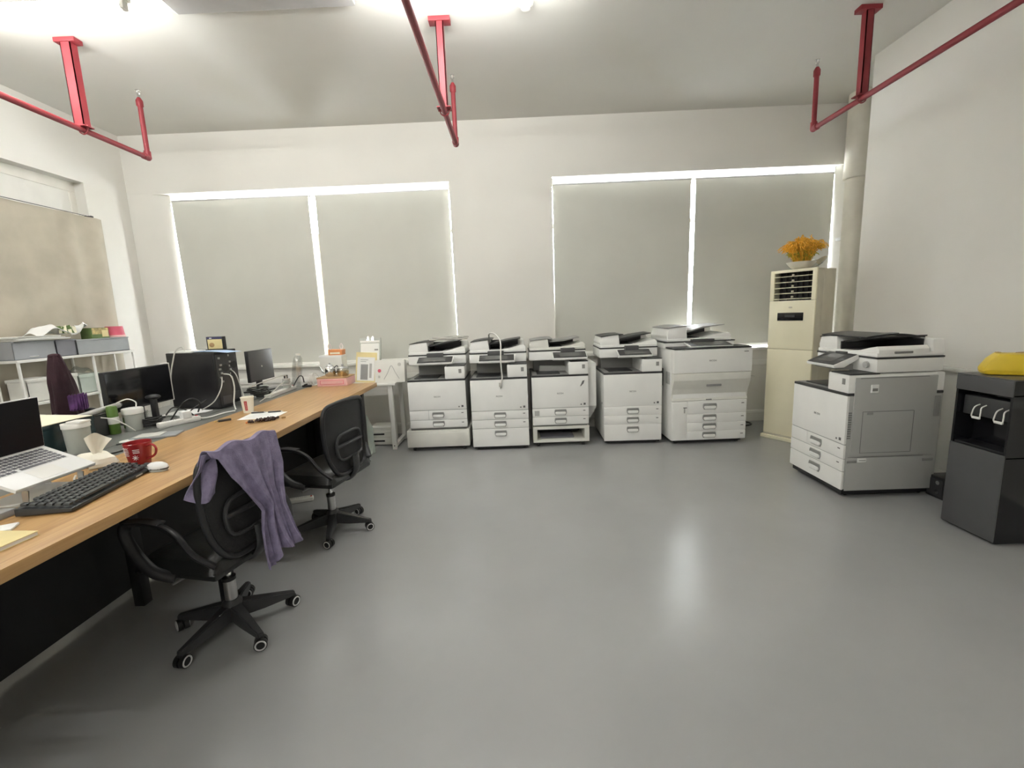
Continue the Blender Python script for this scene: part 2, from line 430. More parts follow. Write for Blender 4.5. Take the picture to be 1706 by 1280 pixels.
# light line
LY = 2.93
def trunk(y, label):
    t = thing('light_trunking', label, 'trunking', (0, y, 3.342))
    MB().bx(-2.10, -.95, -.14, .14, 0, .055, 'trunk', .006).build('channel', t)
    MB().quadpts([(-2.10, -.14, .0), (-2.10, .14, .0), (-2.19, .14, .05), (-2.19, -.14, .05)], .004, 'ledge').build('lit_end_plate', t)  # pale paint on the end face stands in for the tube's light on it
    for x in (-1.9, -1.2): MB().bx(x-.015, x+.015, -.02, .02, .05, .058, 'trunk').build('hanger', t)
def batten(x0, x1, y, label):
    t = thing('tube_light', label, 'light', ((x0+x1)/2, y, 3.25), 0, 'fluorescent tube lights under the ceiling'); l = (x1-x0)/2
    MB().bx(-l-.03, l+.03, -.03, .03, .016, .04, 'offwhite', .004).build('batten', t)
    MB().cyl((-l, 0, -.012), (l, 0, -.012), .016, 'tube', seg=12).build('tube', t)
    for sx in (-1, 1): MB().bx(sx*(l+.004)-.012, sx*(l+.004)+.012, -.02, .02, -.032, .018, 'offwhite', .004).build('lamp_holder', t)
    return t
trunk(LY+.125, 'wide grey ceiling channel between the two lit tube lights')
batten(-3.45, -2.25, LY, 'lit fluorescent tube at the top left corner of the room')
batten(-.87, .36, LY, 'lit fluorescent tube above the middle of the room')
for y in (.2, -2.3):
    for x0 in (-3.45, -.9):
        if y > 0 and x0 > -1: continue
        batten(x0, x0+1.25, y, 'fluorescent tube light on the ceiling behind the viewer')
MB_s = thing('smoke_detector', 'small round white smoke detector on the ceiling near the tube light', 'detector', (.147, 3.32, H))
MB().lathe([(0, 0), (.055, 0), (.055, -.012), (.048, -.022), (.0, -.022)], (0, 0, 0), 'ledge', 24).build('base', MB_s)
hd_ = MB().lathe([(.036, -.022), (.036, -.028), (.03, -.046), (0, -.048)], (0, 0, 0), 'ledge', 20).build('sensor_head', MB_s)
for k in range(6):
    a = k*math.pi/3; MB().bx(.033*math.cos(a)-.004, .033*math.cos(a)+.004, .033*math.sin(a)-.004, .033*math.sin(a)+.004, -.04, -.022, 'mid').build('slot', hd_)

# ------------------------------------------------------------------ copiers
def handle(parent, x, z, wd=.122, ht=.058, y=-.004):
    h = MB()
    def poly(w_, t_, z0, z1): return [(x-w_*.42, z0), (x+w_*.42, z0), (x+w_*.5, z0+(z1-z0)*.35), (x+w_*.5, z1-(z1-z0)*.25), (x+w_*.45, z1), (x-w_*.45, z1), (x-w_*.5, z1-(z1-z0)*.25), (x-w_*.5, z0+(z1-z0)*.35)]
    h.prism(poly(wd, 0, z-ht*.5, z+ht*.5), 'y', y-.001, y-.006, 'hring')
    h.prism(poly(wd*.90, 0, z-ht*.05, z+ht*.44), 'y', y-.0055, y-.0075, 'hshade')  # raised plate, recess shade given by its colour only
    h.prism(poly(wd*.86, 0, z-ht*.40, z+ht*.10), 'y', y-.004, y-.016, 'white', .004)
    return h.build('handle', parent)

def caster(parent, x, y):
    c = MB(); c.cyl((x-.012, y, .022), (x+.012, y, .022), .022, 'black', seg=14).bx(x-.02, x+.02, y-.02, y+.02, .036, .05, 'dark'); c.build('caster', parent)

def adf(t, w, y0, y1, zb, hi=.13, main='white', top='dark', rear=True, x0=0, sheet=True):
    p = MB().bx(x0, x0+w, y0, y1, zb, zb+.028, main, .008); p.build('scanner_lid', t)
    z = zb+.026
    MB().prism([(x0+.005, z), (x0+.0, z+.03), (x0+.02, zb+hi-.016), (x0+.19, zb+hi-.002), (x0+.20, z)], 'y', y0+.006, y1-.02, main, .005).build('feeder', t)
    def ft(u, v):
        xx = x0+.012+.225*u
        zz = zb+hi-.017+.026*math.sin(min(1, u*1.05)*1.9)*.75+.002
        return (xx, y0+.0+(y1-y0-.02)*v, zz)
    MB().sheet(ft, 8, 4, top, .006).build('feeder_cover', t)
    tr = MB(); tr.prism([(x0+.19, zb+.075), (x0+.20, zb+.088), (x0+.37, zb+hi-.012), (x0+w-.05, zb+hi+.006), (x0+w-.05, zb+hi-.002), (x0+.36, zb+hi-.030)], 'y', y0+.05, y1-.08, top)
    tr.build('document_tray', t)
    MB().bx(x0+.198, x0+.21, y0+.03, y1-.05, zb+.028, zb+.085, 'black').bx(x0+.21, x0+.34, y0+.05, y1-.06, zb+.028, zb+.033, 'dark').build('feed_slot', t)
    MB().prism([(x0+.31, zb+.028), (x0+.40, zb+.034), (x0+.50, zb+.060), (x0+w-.02, zb+.072), (x0+w, zb+.05), (x0+w, zb+.02)], 'y', y0+.01, y1-.10, main, .003).build('output_tray', t)
    MB().bx(x0+.20, x0+w-.075, y1-.082, y1-.070, zb+.03, zb+hi-.022, 'dark').build('tray_gap_shade', t)  # dark sheet added to darken the deep gap behind the tray
    if rear: MB().prism([(x0+.20, zb+.02), (x0+.20, zb+hi-.03), (x0+.34, zb+hi-.018), (x0+w-.01, zb+hi-.020), (x0+w, zb+.02)], 'y', y1-.075, y1, main, .008).build('hinge_cover', t)

def control_panel(t, x0, x1, y_f, y_b, z_f, z_b, th=.028):
    dy, dz = y_b-y_f, z_b-z_f; L = math.hypot(dy, dz); ny, nz = -dz/L, dy/L
    pt = lambda s, o: (y_f+dy*s+ny*o, z_f+dz*s+nz*o)
    c = MB().prism([pt(0, 0), pt(0, -th*.7), pt(.35, -th*1.6), pt(1, -th), pt(1, 0)], 'x', x0, x1, 'white', .004)
    o = c.build('control_panel', t)
    MB().prism([pt(.03, .001), pt(.97, .001), pt(.97, .004), pt(.03, .004)], 'x', x0+.008, x1-.008, 'dark').build('panel_face', o)
    MB().prism([pt(.2, .0042), pt(.85, .0042), pt(.85, .0055), pt(.2, .0055)], 'x', x0+.07, x1-.075, 'screen').build('touch_screen', o)
    return o

def stickers(t, x, z, y=-.0045):
    for dx, dz, sx, sz in ((0, 0, .02, .02), (-.03, 0, .012, .012)):
        MB().bx(x+dx, x+dx+sx, y-.001, y, z+dz, z+dz+sz, 'ink').build('sticker', t)

def mfp(label, loc, rotz, w, d=.63, zb=.04, drawers=(.40, .312, .222), bottom=True, split=True, side='pgrey', panel=(.09, .42), panel_mat='white', adf_kw={}, stand=None, box_x=None, cap='RICOH', front='white', group='copiers lined up below the windows', hx=None, pz=(.900, .946, .125)):
    t = thing('photocopier', label, 'copier', loc, rotz, group)
    zt = .715; bx_ = box_x or w*.655
    # carcass
    MB().bx(.004, w-.002, .0, d, zb, zt, side, .006).build('body', t)
    if stand is None:
        MB().bx(.015, w-.015, .015, d-.02, .018, zb+.004, 'black').build('plinth', t)
        for cx in (.05, w-.05):
            for cy in (.06, d-.06): caster(t, cx, cy)
    # fronts
    d0 = drawers[0]
    fc_ = MB().bx(0, w, -.004, .012, d0+.006, zt, front, .004).build('front_cover', t)
    lettering(cap, .021, 'ink', fc_, (w*.5, -.0046, d0+(zt-d0)*.47), (R(90), 0, 0))
    stickers(fc_, w-.05, d0+.026)
    hx = hx or w*.5
    lv = list(drawers)
    for i in range(len(lv)-1):
        x0 = 0
        if i == 0 and split:
            MB().bx(0, w*.33, -.003, .012, lv[1]+.004, lv[0]-.001, front, .003).build('side_flap', t); x0 = w*.336
        dr = MB().bx(x0, w, -.004, .012, lv[i+1]+.004, lv[i]-.001, front, .003).build('drawer', t)
        handle(dr, hx, (lv[i]+lv[i+1])/2+.002)
        MB().bx(w-.055, w-.033, -.0055, -.004, lv[i]-.034, lv[i]-.027, 'ink').build('size_label', dr)
    if bottom:
        dr = MB().bx(0, w, -.004, .012, zb-.002, lv[-1]-.001, front, .004).build('drawer', t)
        handle(dr, hx, lv[-1]-.05)
    # deck, cavity, right tower
    MB().bx(.0, w, -.004, d, zt, zt+.018, 'dark', .004).build('output_deck', t)
    MB().bx(.012, bx_, .02, d*.60, zt+.018, zt+.021, 'mid').bx(.06, bx_-.08, .05, d*.5, zt+.021, zt+.03, 'dark', .003).build('output_surface', t)
    MB().bx(.04, bx_, d*.62, d-.01, zt+.018, .862, 'mid', .004).build('rear_housing', t)
    bt = MB().bx(bx_, w, -.003, d, zt+.018, .858, front, .010).build('exit_tower', t)
    MB().bx(bx_+.02, w, .0, .20, .857, .865, 'dark', .003).build('tower_cap', bt)
    MB().bx(w-.06, w-.032, -.0045, -.003, .79, .83, 'mid').build('sticker', bt)
    ys, ye = .17, d-.02
    MB().bx(-.012, w+.002, ys, ye, .866, .958, front, .010).build('scanner', t)
    MB().bx(-.012, w+.004, ys-.004, ye, .958, .968, 'dark', .002).build('scanner_seam', t)
    adf(t, w+.004, ys+.0, ye, .968, **{**dict(x0=-.006), **adf_kw})
    control_panel(t, panel[0], panel[1], -.005, pz[2], pz[0], pz[1])
    MB().bx(panel[0]+.09, panel[1]-.11, pz[2]-.02, .19, pz[1]-.012, .986, 'charcoal', .004).build('panel_hinge', t)
    MB().prism([(.02, .90), (.05, .87), (.19, .862), (.19, .90)], 'x', panel[0]+.03, panel[1]-.05, 'mid').build('panel_arm', t)
    return t

YF = 4.36
t1 = mfp('white photocopier on a low white cabinet, next to the white metal table, cable on top', (-1.098, YF, 0), R(.5), .576, zb=.236, drawers=(.42, .322, .240), bottom=False, stand=True, panel=(.10, .46))
s = MB().bx(-.042, .592, -.012, .60, .045, .216, 'offwhite', .005); o = s.build('cabinet_stand', t1)
MB().bx(-.02, .57, -.015, -.011, .06, .19, 'offwhite', .003).build('cabinet_panel', o)
MB().bx(0, .56, .02, .58, .214, .240, 'seam').build('stand_gap', t1)
for cx in (.02, .53):
    for cy in (.04, .55): caster(t1, cx, cy)
t2 = mfp('white photocopier with three drawer pulls, white cable and plug hanging over its front', (-.470, 4.32, 0), 0, .566, split=False, panel=(.09, .45))
t3 = mfp('white photocopier with open cabinet base and grey document feeder', (.137, YF, 0), 0, .563, zb=.222, drawers=(.398, .312, .226), bottom=False, stand=True, split=False, panel=(.22, .56), adf_kw=dict(main='offwhite', top='mid', rear=False, hi=.115))
o = MB()
o.bx(0, .568, 0, .60, .045, .070, 'offwhite', .004).bx(0, .568, 0, .60, .180, .209, 'offwhite', .004).bx(0, .042, 0, .60, .065, .185, 'offwhite', .003).bx(.522, .568, 0, .60, .065, .185, 'offwhite', .003).bx(.02, .55, .56, .59, .06, .19, 'dark')
o = o.build('cabinet_stand', t3)
MB().bx(.08, .42, .06, .40, .071, .088, 'greyd', .003).build('stored_tray', o); MB().bx(.06, .50, .25, .45, .09, .15, 'black', .01).build('stored_box', o)
MB().bx(.02, .55, .02, .58, .207, .226, 'seam').build('stand_gap', t3)
for cx in (.05, .51):
    for cy in (.04, .55): caster(t3, cx, cy)
f = MB().bx(.566, .655, .08, .52, .39, .83, 'white', .006); f.prism([(.566, .25), (.566, .40), (.655, .40), (.655, .37), (.60, .27)], 'y', .10, .50, 'pgrey', .003); f.build('side_finisher', t3)
MB().prism([(.09, .745), (.10, .80), (.37, .79), (.38, .74)], 'y', .25, .31, 'pgrey', .006).build('output_wing', t3)
MB().prism([(.480, .612), (.505, .667), (.525, .672), (.515, .64), (.49, .615)], 'y', -.0052, -.0045, 'ink').build('leaf_sticker', t3)
MB().bx(.022, .07, -.006, -.0045, .325, .378, 'pgrey').build('sticker', t3)
t4 = mfp('white photocopier turned slightly sideways, left of the tall wide copier', (.853, 4.36, 0), R(-1.2), .572, split=False, panel=(.15, .48), drawers=(.388, .297, .205), side='white')
MB().cyl((-.001, .12, .41), (.006, .12, .41), .012, 'mid', seg=14).build('side_knob', t4)

# tall wide production copier
t5 = thing('production_copier', 'tallest and widest white copier in the row, with four drawers and a curved front', 'copier', (1.497, 4.27, 0), R(.6), 'copiers lined up below the windows')
w5, d5 = .730, .74
MB().bx(0, w5, .0, d5, .04, .945, 'white', .012).build('body', t5)
MB().bx(.03, w5-.03, .03, d5-.03, .02, .045, 'black').build('plinth', t5)
for cx in (.06, w5-.06):
    for cy in (.06, d5-.06): caster(t5, cx, cy)
MB().bx(.0, .148, -.006, .01, .045, .425, 'white', .004).build('side_door', t5)
dh = MB().bx(.118, .130, -.010, -.005, .32, .37, 'pgrey', .003).bx(.112, .145, -.012, -.006, .37, .378, 'seam').build('door_latch', t5)
for z0, z1 in ((.309, .436), (.218, .305), (.133, .214), (.045, .129)):
    dr = MB().bx(.153, w5, -.006, .01, z0, z1, 'white', .004).build('drawer', t5)
    handle(dr, .37, (z0+z1)/2+.008, .135, .06, y=-.006)
    MB().bx(w5-.05, w5-.025, -.0075, -.006, z1-.035, z1-.028, 'ink').build('size_label', dr)
cv = [(.0, .44), (-.004, .445), (.006, .47), (.004, .51), (-.012, .56), (-.036, .61), (-.052, .65), (-.055, .718), (.01, .718), (.01, .44)]
co_ = MB().prism([(y-.004, z) for y, z in cv], 'x', -.004, w5+.004, 'offwhite', .003).build('curved_cover', t5)
MB().bx(.32, .46, -.046, -.030, .585, .606, 'mid', .003).build('grip_slot', co_)
MB().bx(.33, .385, -.012, -.004, .444, .456, 'mid', .002).build('latch', co_)
uc = MB().prism([(-.059, .722), (-.058, .94), (-.04, .948), (.02, .948), (.02, .722)], 'x', -.006, w5+.008, 'white', .004).build('upper_cover', t5)
lettering('RICOH', .022, 'ink', uc, (w5*.5, -.0598, .835), (R(90), 0, 0))
MB().bx(w5-.07, w5-.03, -.0605, -.059, .91, .917, 'ink').build('model_mark', uc)
MB().bx(-.004, w5+.006, -.055, .20, .948, .962, 'dark', .004).build('top_deck', t5)
MB().bx(-.02, w5-.05, .18, d5-.02, .945, 1.000, 'white', .008).build('scanner', t5)
MB().bx(-.025, w5-.045, .175, d5-.02, 1.0, 1.010, 'dark', .002).build('scanner_seam', t5)
adf(t5, .64, .18, d5-.02, 1.010, hi=.150, x0=.01, top='mid')
control_panel(t5, .17, .58, -.01, .17, .972, 1.002, th=.012)
MB().bx(.24, .46, .13, .20, 1.0, 1.03, 'charcoal', .004).build('panel_hinge', t5)
MB().bx(-.012, .0, .25, .42, .56, .74, 'dark', .004).build('side_vent', t5)
MB().bx(-.006, .0, .06, .16, .60, .72, 'pgrey', .003).build('side_grip', t5)

# large near copier, front facing the desk
tn = mfp('large white and grey photocopier standing alone by the right wall, screen turned to the room', (2.205, 3.51, 0), R(-90), .575, d=.63, zb=.058, drawers=(.375, .275, .185), split=True, panel=(.13, .42), hx=.30, group=None, side='pgrey', pz=(.905, .975, .165))
w_ = .575
sd = MB().bx(w_-.004, w_+.006, .04, .58, .300, .84, 'pgrey', .004).build('side_cover', tn)
for (y0, y1, z0, z1) in ((.07, .52, .832, .836), (.10, .44, .604, .608), (.10, .44, .318, .321), (.10, .103, .32, .605), (.44, .443, .32, .605), (.025, .53, .289, .292)):
    MB().bx(w_+.005, w_+.0075, y0, y1, z0, z1, 'seam').build('panel_line', sd)
MB().bx(w_-.002, w_+.004, .02, .62, .05, .285, 'pgrey', .004).build('lower_side_cover', tn)
for (y0, y1, z0, z1) in ((.14, .19, .735, .79), (.09, .15, .255, .283)):
    g = MB().bx(w_+.004, w_+.012, y0, y1, z0, z1, 'white', .003).bx(w_+.011, w_+.014, y0+.008, y1-.008, z0+.012, z0+(z1-z0)*.55, 'seam'); g.build('side_handle', tn)
for (y0, y1, z0, z1) in ((.02, .085, .25, .268), (.53, .60, .25, .268), (.13, .17, .585, .600), (.57, .61, .56, .70)):
    MB().bx(w_+.003, w_+.009, y0, y1, z0, z1, 'mid', .002).build('vent_slot', tn)
for k in range(12): MB().bx(w_-.001, w_+.0035, .012, .032, .42+k*.016, .428+k*.016, 'seam').build('louvre', tn)
MB().cyl((.50, .165, .915), (.50, .150, .915), .022, 'pgrey', seg=18).build('hand_port', tn)
MB().bx(w_-.012, w_+.004, .28, .40, .99, 1.005, 'seam', .004).build('lid_grip', tn)
def fcurve(u, v):
    return (.02+.44*v, .175+.40*u, 1.098+.022*math.sin(u*math.pi)-.010*u)
MB().sheet(fcurve, 10, 6, 'dark', .008).build('upper_cover', tn)

# cables on the copiers
def cable(name, pts, r, m, label, n=6, cat='cable', group=None, seg=8):
    o = MB().tube(pts, r, m, seg, n).build(name); return tag(o, label, cat, group)
pts = []
for k in range(30):
    a = k*.72; rx = .16+.02*math.sin(k*1.7); ry = .11+.02*math.cos(k*2.1)
    pts.append((-.70+rx*math.cos(a)+.03*math.sin(k), 4.66+ry*math.sin(a), 1.112+.005*math.sin(k*2.3)+k*.0009))
cable('power_cable', pts, .0075, 'cable', 'grey power cable coiled on top of the leftmost copier', 5)
t = thing('network_cable', 'white cable draped down the front of the second copier, plug at its end', 'cable', (0, 0, 0))
MB().tube([(-.29, 4.80, 1.08), (-.28, 4.66, 1.15), (-.22, 4.56, 1.155), (-.17, 4.45, 1.11), (-.155, 4.36, 1.08), (-.150, 4.27, 1.03), (-.155, 4.25, .92), (-.152, 4.27, .80), (-.148, 4.29, .74), (-.165, 4.30, .68)], .007, 'cablew', 8, 6).build('cord', t)
MB().bx(-.185, -.160, 4.285, 4.31, .645, .685, 'cable', .004).cyl((-.172, 4.295, .63), (-.172, 4.295, .65), .004, 'steel', seg=8).build('plug', t)
cable('wall_cable', [(2.24, 4.9, .72), (2.32, 4.98, .70), (2.42, 5.04, .62), (2.52, 5.05, .58), (2.70, 5.03, .54)], .004, 'cable', 'thin grey cable looping between the widest copier and the air conditioner')
pts = [(2.26+.10*math.cos(k*1.1)+.02*k, 4.85+.08*math.sin(k*1.1), .012+.002*k) for k in range(16)]
cable('floor_cable', pts, .009, 'cableb', 'black cable heap on the floor between widest copier and air conditioner', 4)

# ------------------------------------------------------------------ air conditioner
ta = thing('air_conditioner', 'tall cream floor-standing air conditioner in the right corner', 'air conditioner', (2.505, 4.455, 0), R(-59.3))
wa, da, ha = .415, .35, 1.655
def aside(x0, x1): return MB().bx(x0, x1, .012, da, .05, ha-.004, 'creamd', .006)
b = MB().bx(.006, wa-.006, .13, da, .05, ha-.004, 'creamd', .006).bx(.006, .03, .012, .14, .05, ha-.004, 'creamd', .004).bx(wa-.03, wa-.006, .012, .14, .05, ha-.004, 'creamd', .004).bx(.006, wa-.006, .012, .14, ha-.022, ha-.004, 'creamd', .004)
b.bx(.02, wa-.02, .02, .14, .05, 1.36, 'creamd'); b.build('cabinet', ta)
MB().bx(-.02, wa+.02, -.02, da+.01, 0, .035, 'cream', .006).bx(.0, wa, 0, da, .03, .055, 'creamd').build('base', ta)
MB().bx(0, wa, -.004, .016, .055, .905, 'cream', .006).build('lower_panel', ta)
up = MB().bx(0, wa, -.004, .016, .908, 1.368, 'cream', .006).build('upper_panel', ta)
fr = MB().bx(0, .038, -.004, .016, 1.37, ha, 'cream', .004).bx(wa-.038, wa, -.004, .016, 1.37, ha, 'cream', .004).bx(.036, wa-.036, -.004, .016, ha-.026, ha, 'cream', .004).build('outlet_frame', ta)
MB().bx(.036, wa-.036, .10, .128, 1.365, ha-.022, 'black').build('outlet_cavity', ta)
for k in range(5):
    z = 1.385+k*.052
    MB().bx(.038, wa-.038, .000, .030, z-.002, z+.003, 'cream', .001, rot=(R(8), 0, 0)).build('louvre_blade', ta)
for k in range(5):
    MB().bx(wa/2-.009, wa/2+.009, -.006, .01, 1.395+k*.050, 1.412+k*.050, 'creamd', .003).build('blade_clip', ta)
for k in range(7):
    x = .055+k*.05; MB().bx(x, x+.003, .07, .10, 1.37, ha-.024, 'dark').build('vertical_vane', ta)
dp = MB().bx(.085, .32, -.008, -.003, 1.180, 1.256, 'blackg', .004).build('display', up)
MB().bx(.155, .245, -.009, -.008, 1.214, 1.236, 'dark').build('screen', up)
MB().sph((.20, -.004, 1.306), .012, 'creamd', (1.6, .3, .6)).build('emblem', up)

# flower bowl on the air conditioner
bo = Vector((2.70, 4.31, ha))
tb = thing('flower_bowl', 'shallow white bowl of orange dried grass standing on the air conditioner', 'plant', bo)
MB().lathe([(0, 0), (.058, 0), (.088, .02), (.118, .058), (.123, .066), (.117, .066), (.083, .030), (0, .024)], (0, 0, 0), 'ceramic', 30).build('bowl', tb)
def tuft(m, n, lmin, lmax, spread, seed):
    rn = random.Random(seed); g = MB()
    for k in range(n):
        a = rn.uniform(0, 2*math.pi); r0 = rn.uniform(0, .06); L = rn.uniform(lmin, lmax); sp = spread*rn.random()**.8
        p0 = Vector((r0*math.cos(a), r0*math.sin(a), .035))
        d = Vector((math.cos(a), math.sin(a), 0))
        p1 = p0+d*sp*.35*L+Vector((0, 0, .55*L)); p2 = p0+d*sp*.72*L+Vector((rn.uniform(-.02, .02), rn.uniform(-.02, .02), .95*L*(1.1-.35*sp)))
        p3 = p0+d*sp*.98*L+Vector((rn.uniform(-.015, .015), rn.uniform(-.015, .015), L*(1.15-.75*sp)))
        g.tube([p0, p1, p2, p3], [.0014, .003, .004, .0015], m, 4, 2)
    return g
tuft('straw', 460, .18, .245, .72, 3).build('dried_grass', tb)
tuft('strawg', 110, .09, .15, .7, 5).build('green_stems', tb)
def fbag(u, v):
    a = .2+u*1.9
    return (.12*math.cos(a-.4)+.05*v, -.10*math.sin(a)*(.5+.5*v)+.02*math.sin(9*u+7*v), .008+.11*v*(1-.3*v)+.012*math.sin(13*u+5*v))
# clear wrapping at the bowl's right side
wr = MB().sheet(lambda u, v: (.10+.07*v+.01*math.sin(9*u), -.10+.20*u+.012*math.sin(11*v+4*u), .006+.09*v+.012*math.sin(8*u+6*v)), 8, 6, 'clear', .001).build('plastic_wrap', tb)

# ------------------------------------------------------------------ water dispenser and bag
td = thing('water_dispenser', 'black floor-standing water dispenser with two white taps at the right edge', 'dispenser', (2.545, 2.56, 0), R(-90))
wd, dd, hd = .298, .36, .905
b = MB().bx(0, wd, .0, dd, .012, .50, 'blackg', .004).bx(0, wd, .11, dd, .49, .83, 'blackg', .004).bx(0, wd, .0, dd, .82, hd, 'blackg', .004).bx(0, .012, 0, .12, .49, .83, 'blackg').bx(wd-.012, wd, 0, .12, .49, .83, 'blackg')
b.build('body', td)
MB().bx(-.002, wd+.002, -.004, dd+.002, hd, hd+.008, 'charcoal', .003).build('top_cover', td)
MB().bx(.001, wd-.001, -.006, .004, .822, hd, 'charcoal', .003).build('upper_panel', td)
MB().bx(.001, wd-.001, -.006, .004, .018, .508, 'charcoal', .003).build('lower_door', td)
MB().bx(.012, wd-.012, .01, .11, .505, .52, 'black', .002).build('drip_tray', td)
MB().bx(.02, wd-.02, .03, .11, .68, .79, 'dark', .006).build('tap_block', td)
for cx in (.128, .245):
    k = MB().tube([(cx-.017, .030, .748), (cx-.018, .004, .735), (cx-.022, -.003, .705), (cx-.019, -.006, .680), (cx+.019, -.006, .680), (cx+.022, -.003, .705), (cx+.018, .004, .735), (cx+.017, .030, .748)], .0034, 'ledge', 8, 5)
    k.bx(cx-.021, cx+.021, -.008, .004, .670, .684, 'ledge', .004); k.build('tap', td)
MB().bx(.02, wd-.02, .03, dd-.03, 0, .014, 'black').build('base', td)
MB().bx(wd, wd+.002, .12, .16, .845, .885, 'paper').build('sticker', td)
ty = thing('yellow_bag', 'yellow vinyl pouch with a metal stud on top of the water dispenser', 'bag', (2.715, 2.42, .913), R(-32))
MB().prism([(-.135, 0), (-.145, .035), (-.115, .085), (-.085, .122), (-.05, .118), (.16, .124), (.20, .06), (.195, 0)], 'y', -.055, .055, 'yellow', .022).build('pouch', ty)
MB().lathe([(0, .006), (.012, .004), (.014, 0)], (-.078, 0, .120), 'gold', 14).build('stud', ty)
MB().tube([(-.01, 0, .117), (.06, .0, .124), (.14, 0, .122)], .006, 'brown', 8, 5).build('zip', ty)
ts = thing('speaker_box', 'small black box with two chrome dots on the floor beside the large copier', 'box', (2.86, 2.86, 0), R(-90))
MB().bx(-.10, .10, -.05, .09, 0, .15, 'black', .006).build('case', ts)
for z in (.045, .11): MB().cyl((-.015, -.056, z), (-.015, -.047, z), .014, 'chrome', seg=14).build('knob', ts)
MB().bx(-.09, .02, -.053, -.05, .02, .13, 'dark').build('front_plate', ts)

# ------------------------------------------------------------------ double desk
tdk = thing('double_desk', 'long back-to-back office desk with wood-grain top and grey cable trough', 'desk', (0, 0, 0))
Y0, Y1 = -.30, 4.20
MB().bx(-1.95, -1.35, Y0, Y1, .712, .75, 'wood', .002).build('near_tabletop', tdk)
MB().bx(-2.73, -2.13, Y0, Y1, .712, .75, 'trough', .003).build('far_tabletop', tdk)
MB().bx(-2.128, -1.952, Y0, Y1, .725, .748, 'trough', .002).build('trough_cover', tdk)
MB().bx(-2.05, -2.03, Y0, Y1-.05, .03, .70, 'panel').build('modesty_shade_panel', tdk)  # carried down to the floor and darkened to keep the under-desk black
MB().bx(-2.12, -1.50, 4.10, 4.12, .04, .70, 'panel').build('end_panel', tdk)
for y in (-.1, 2.0, 4.06):
    for x in (-1.47, -1.90, -2.20, -2.62): MB().bx(x-.025, x+.025, y-.025, y+.025, 0, .712, 'black', .003).build('leg', tdk)
    MB().bx(-2.62, -1.47, y-.02, y+.02, .67, .712, 'black').build('cross_beam', tdk)
for x in (-1.50, -1.88, -2.2, -2.6): MB().bx(x-.02, x+.02, Y0, Y1-.1, .68, .712, 'black').build('rail', tdk)

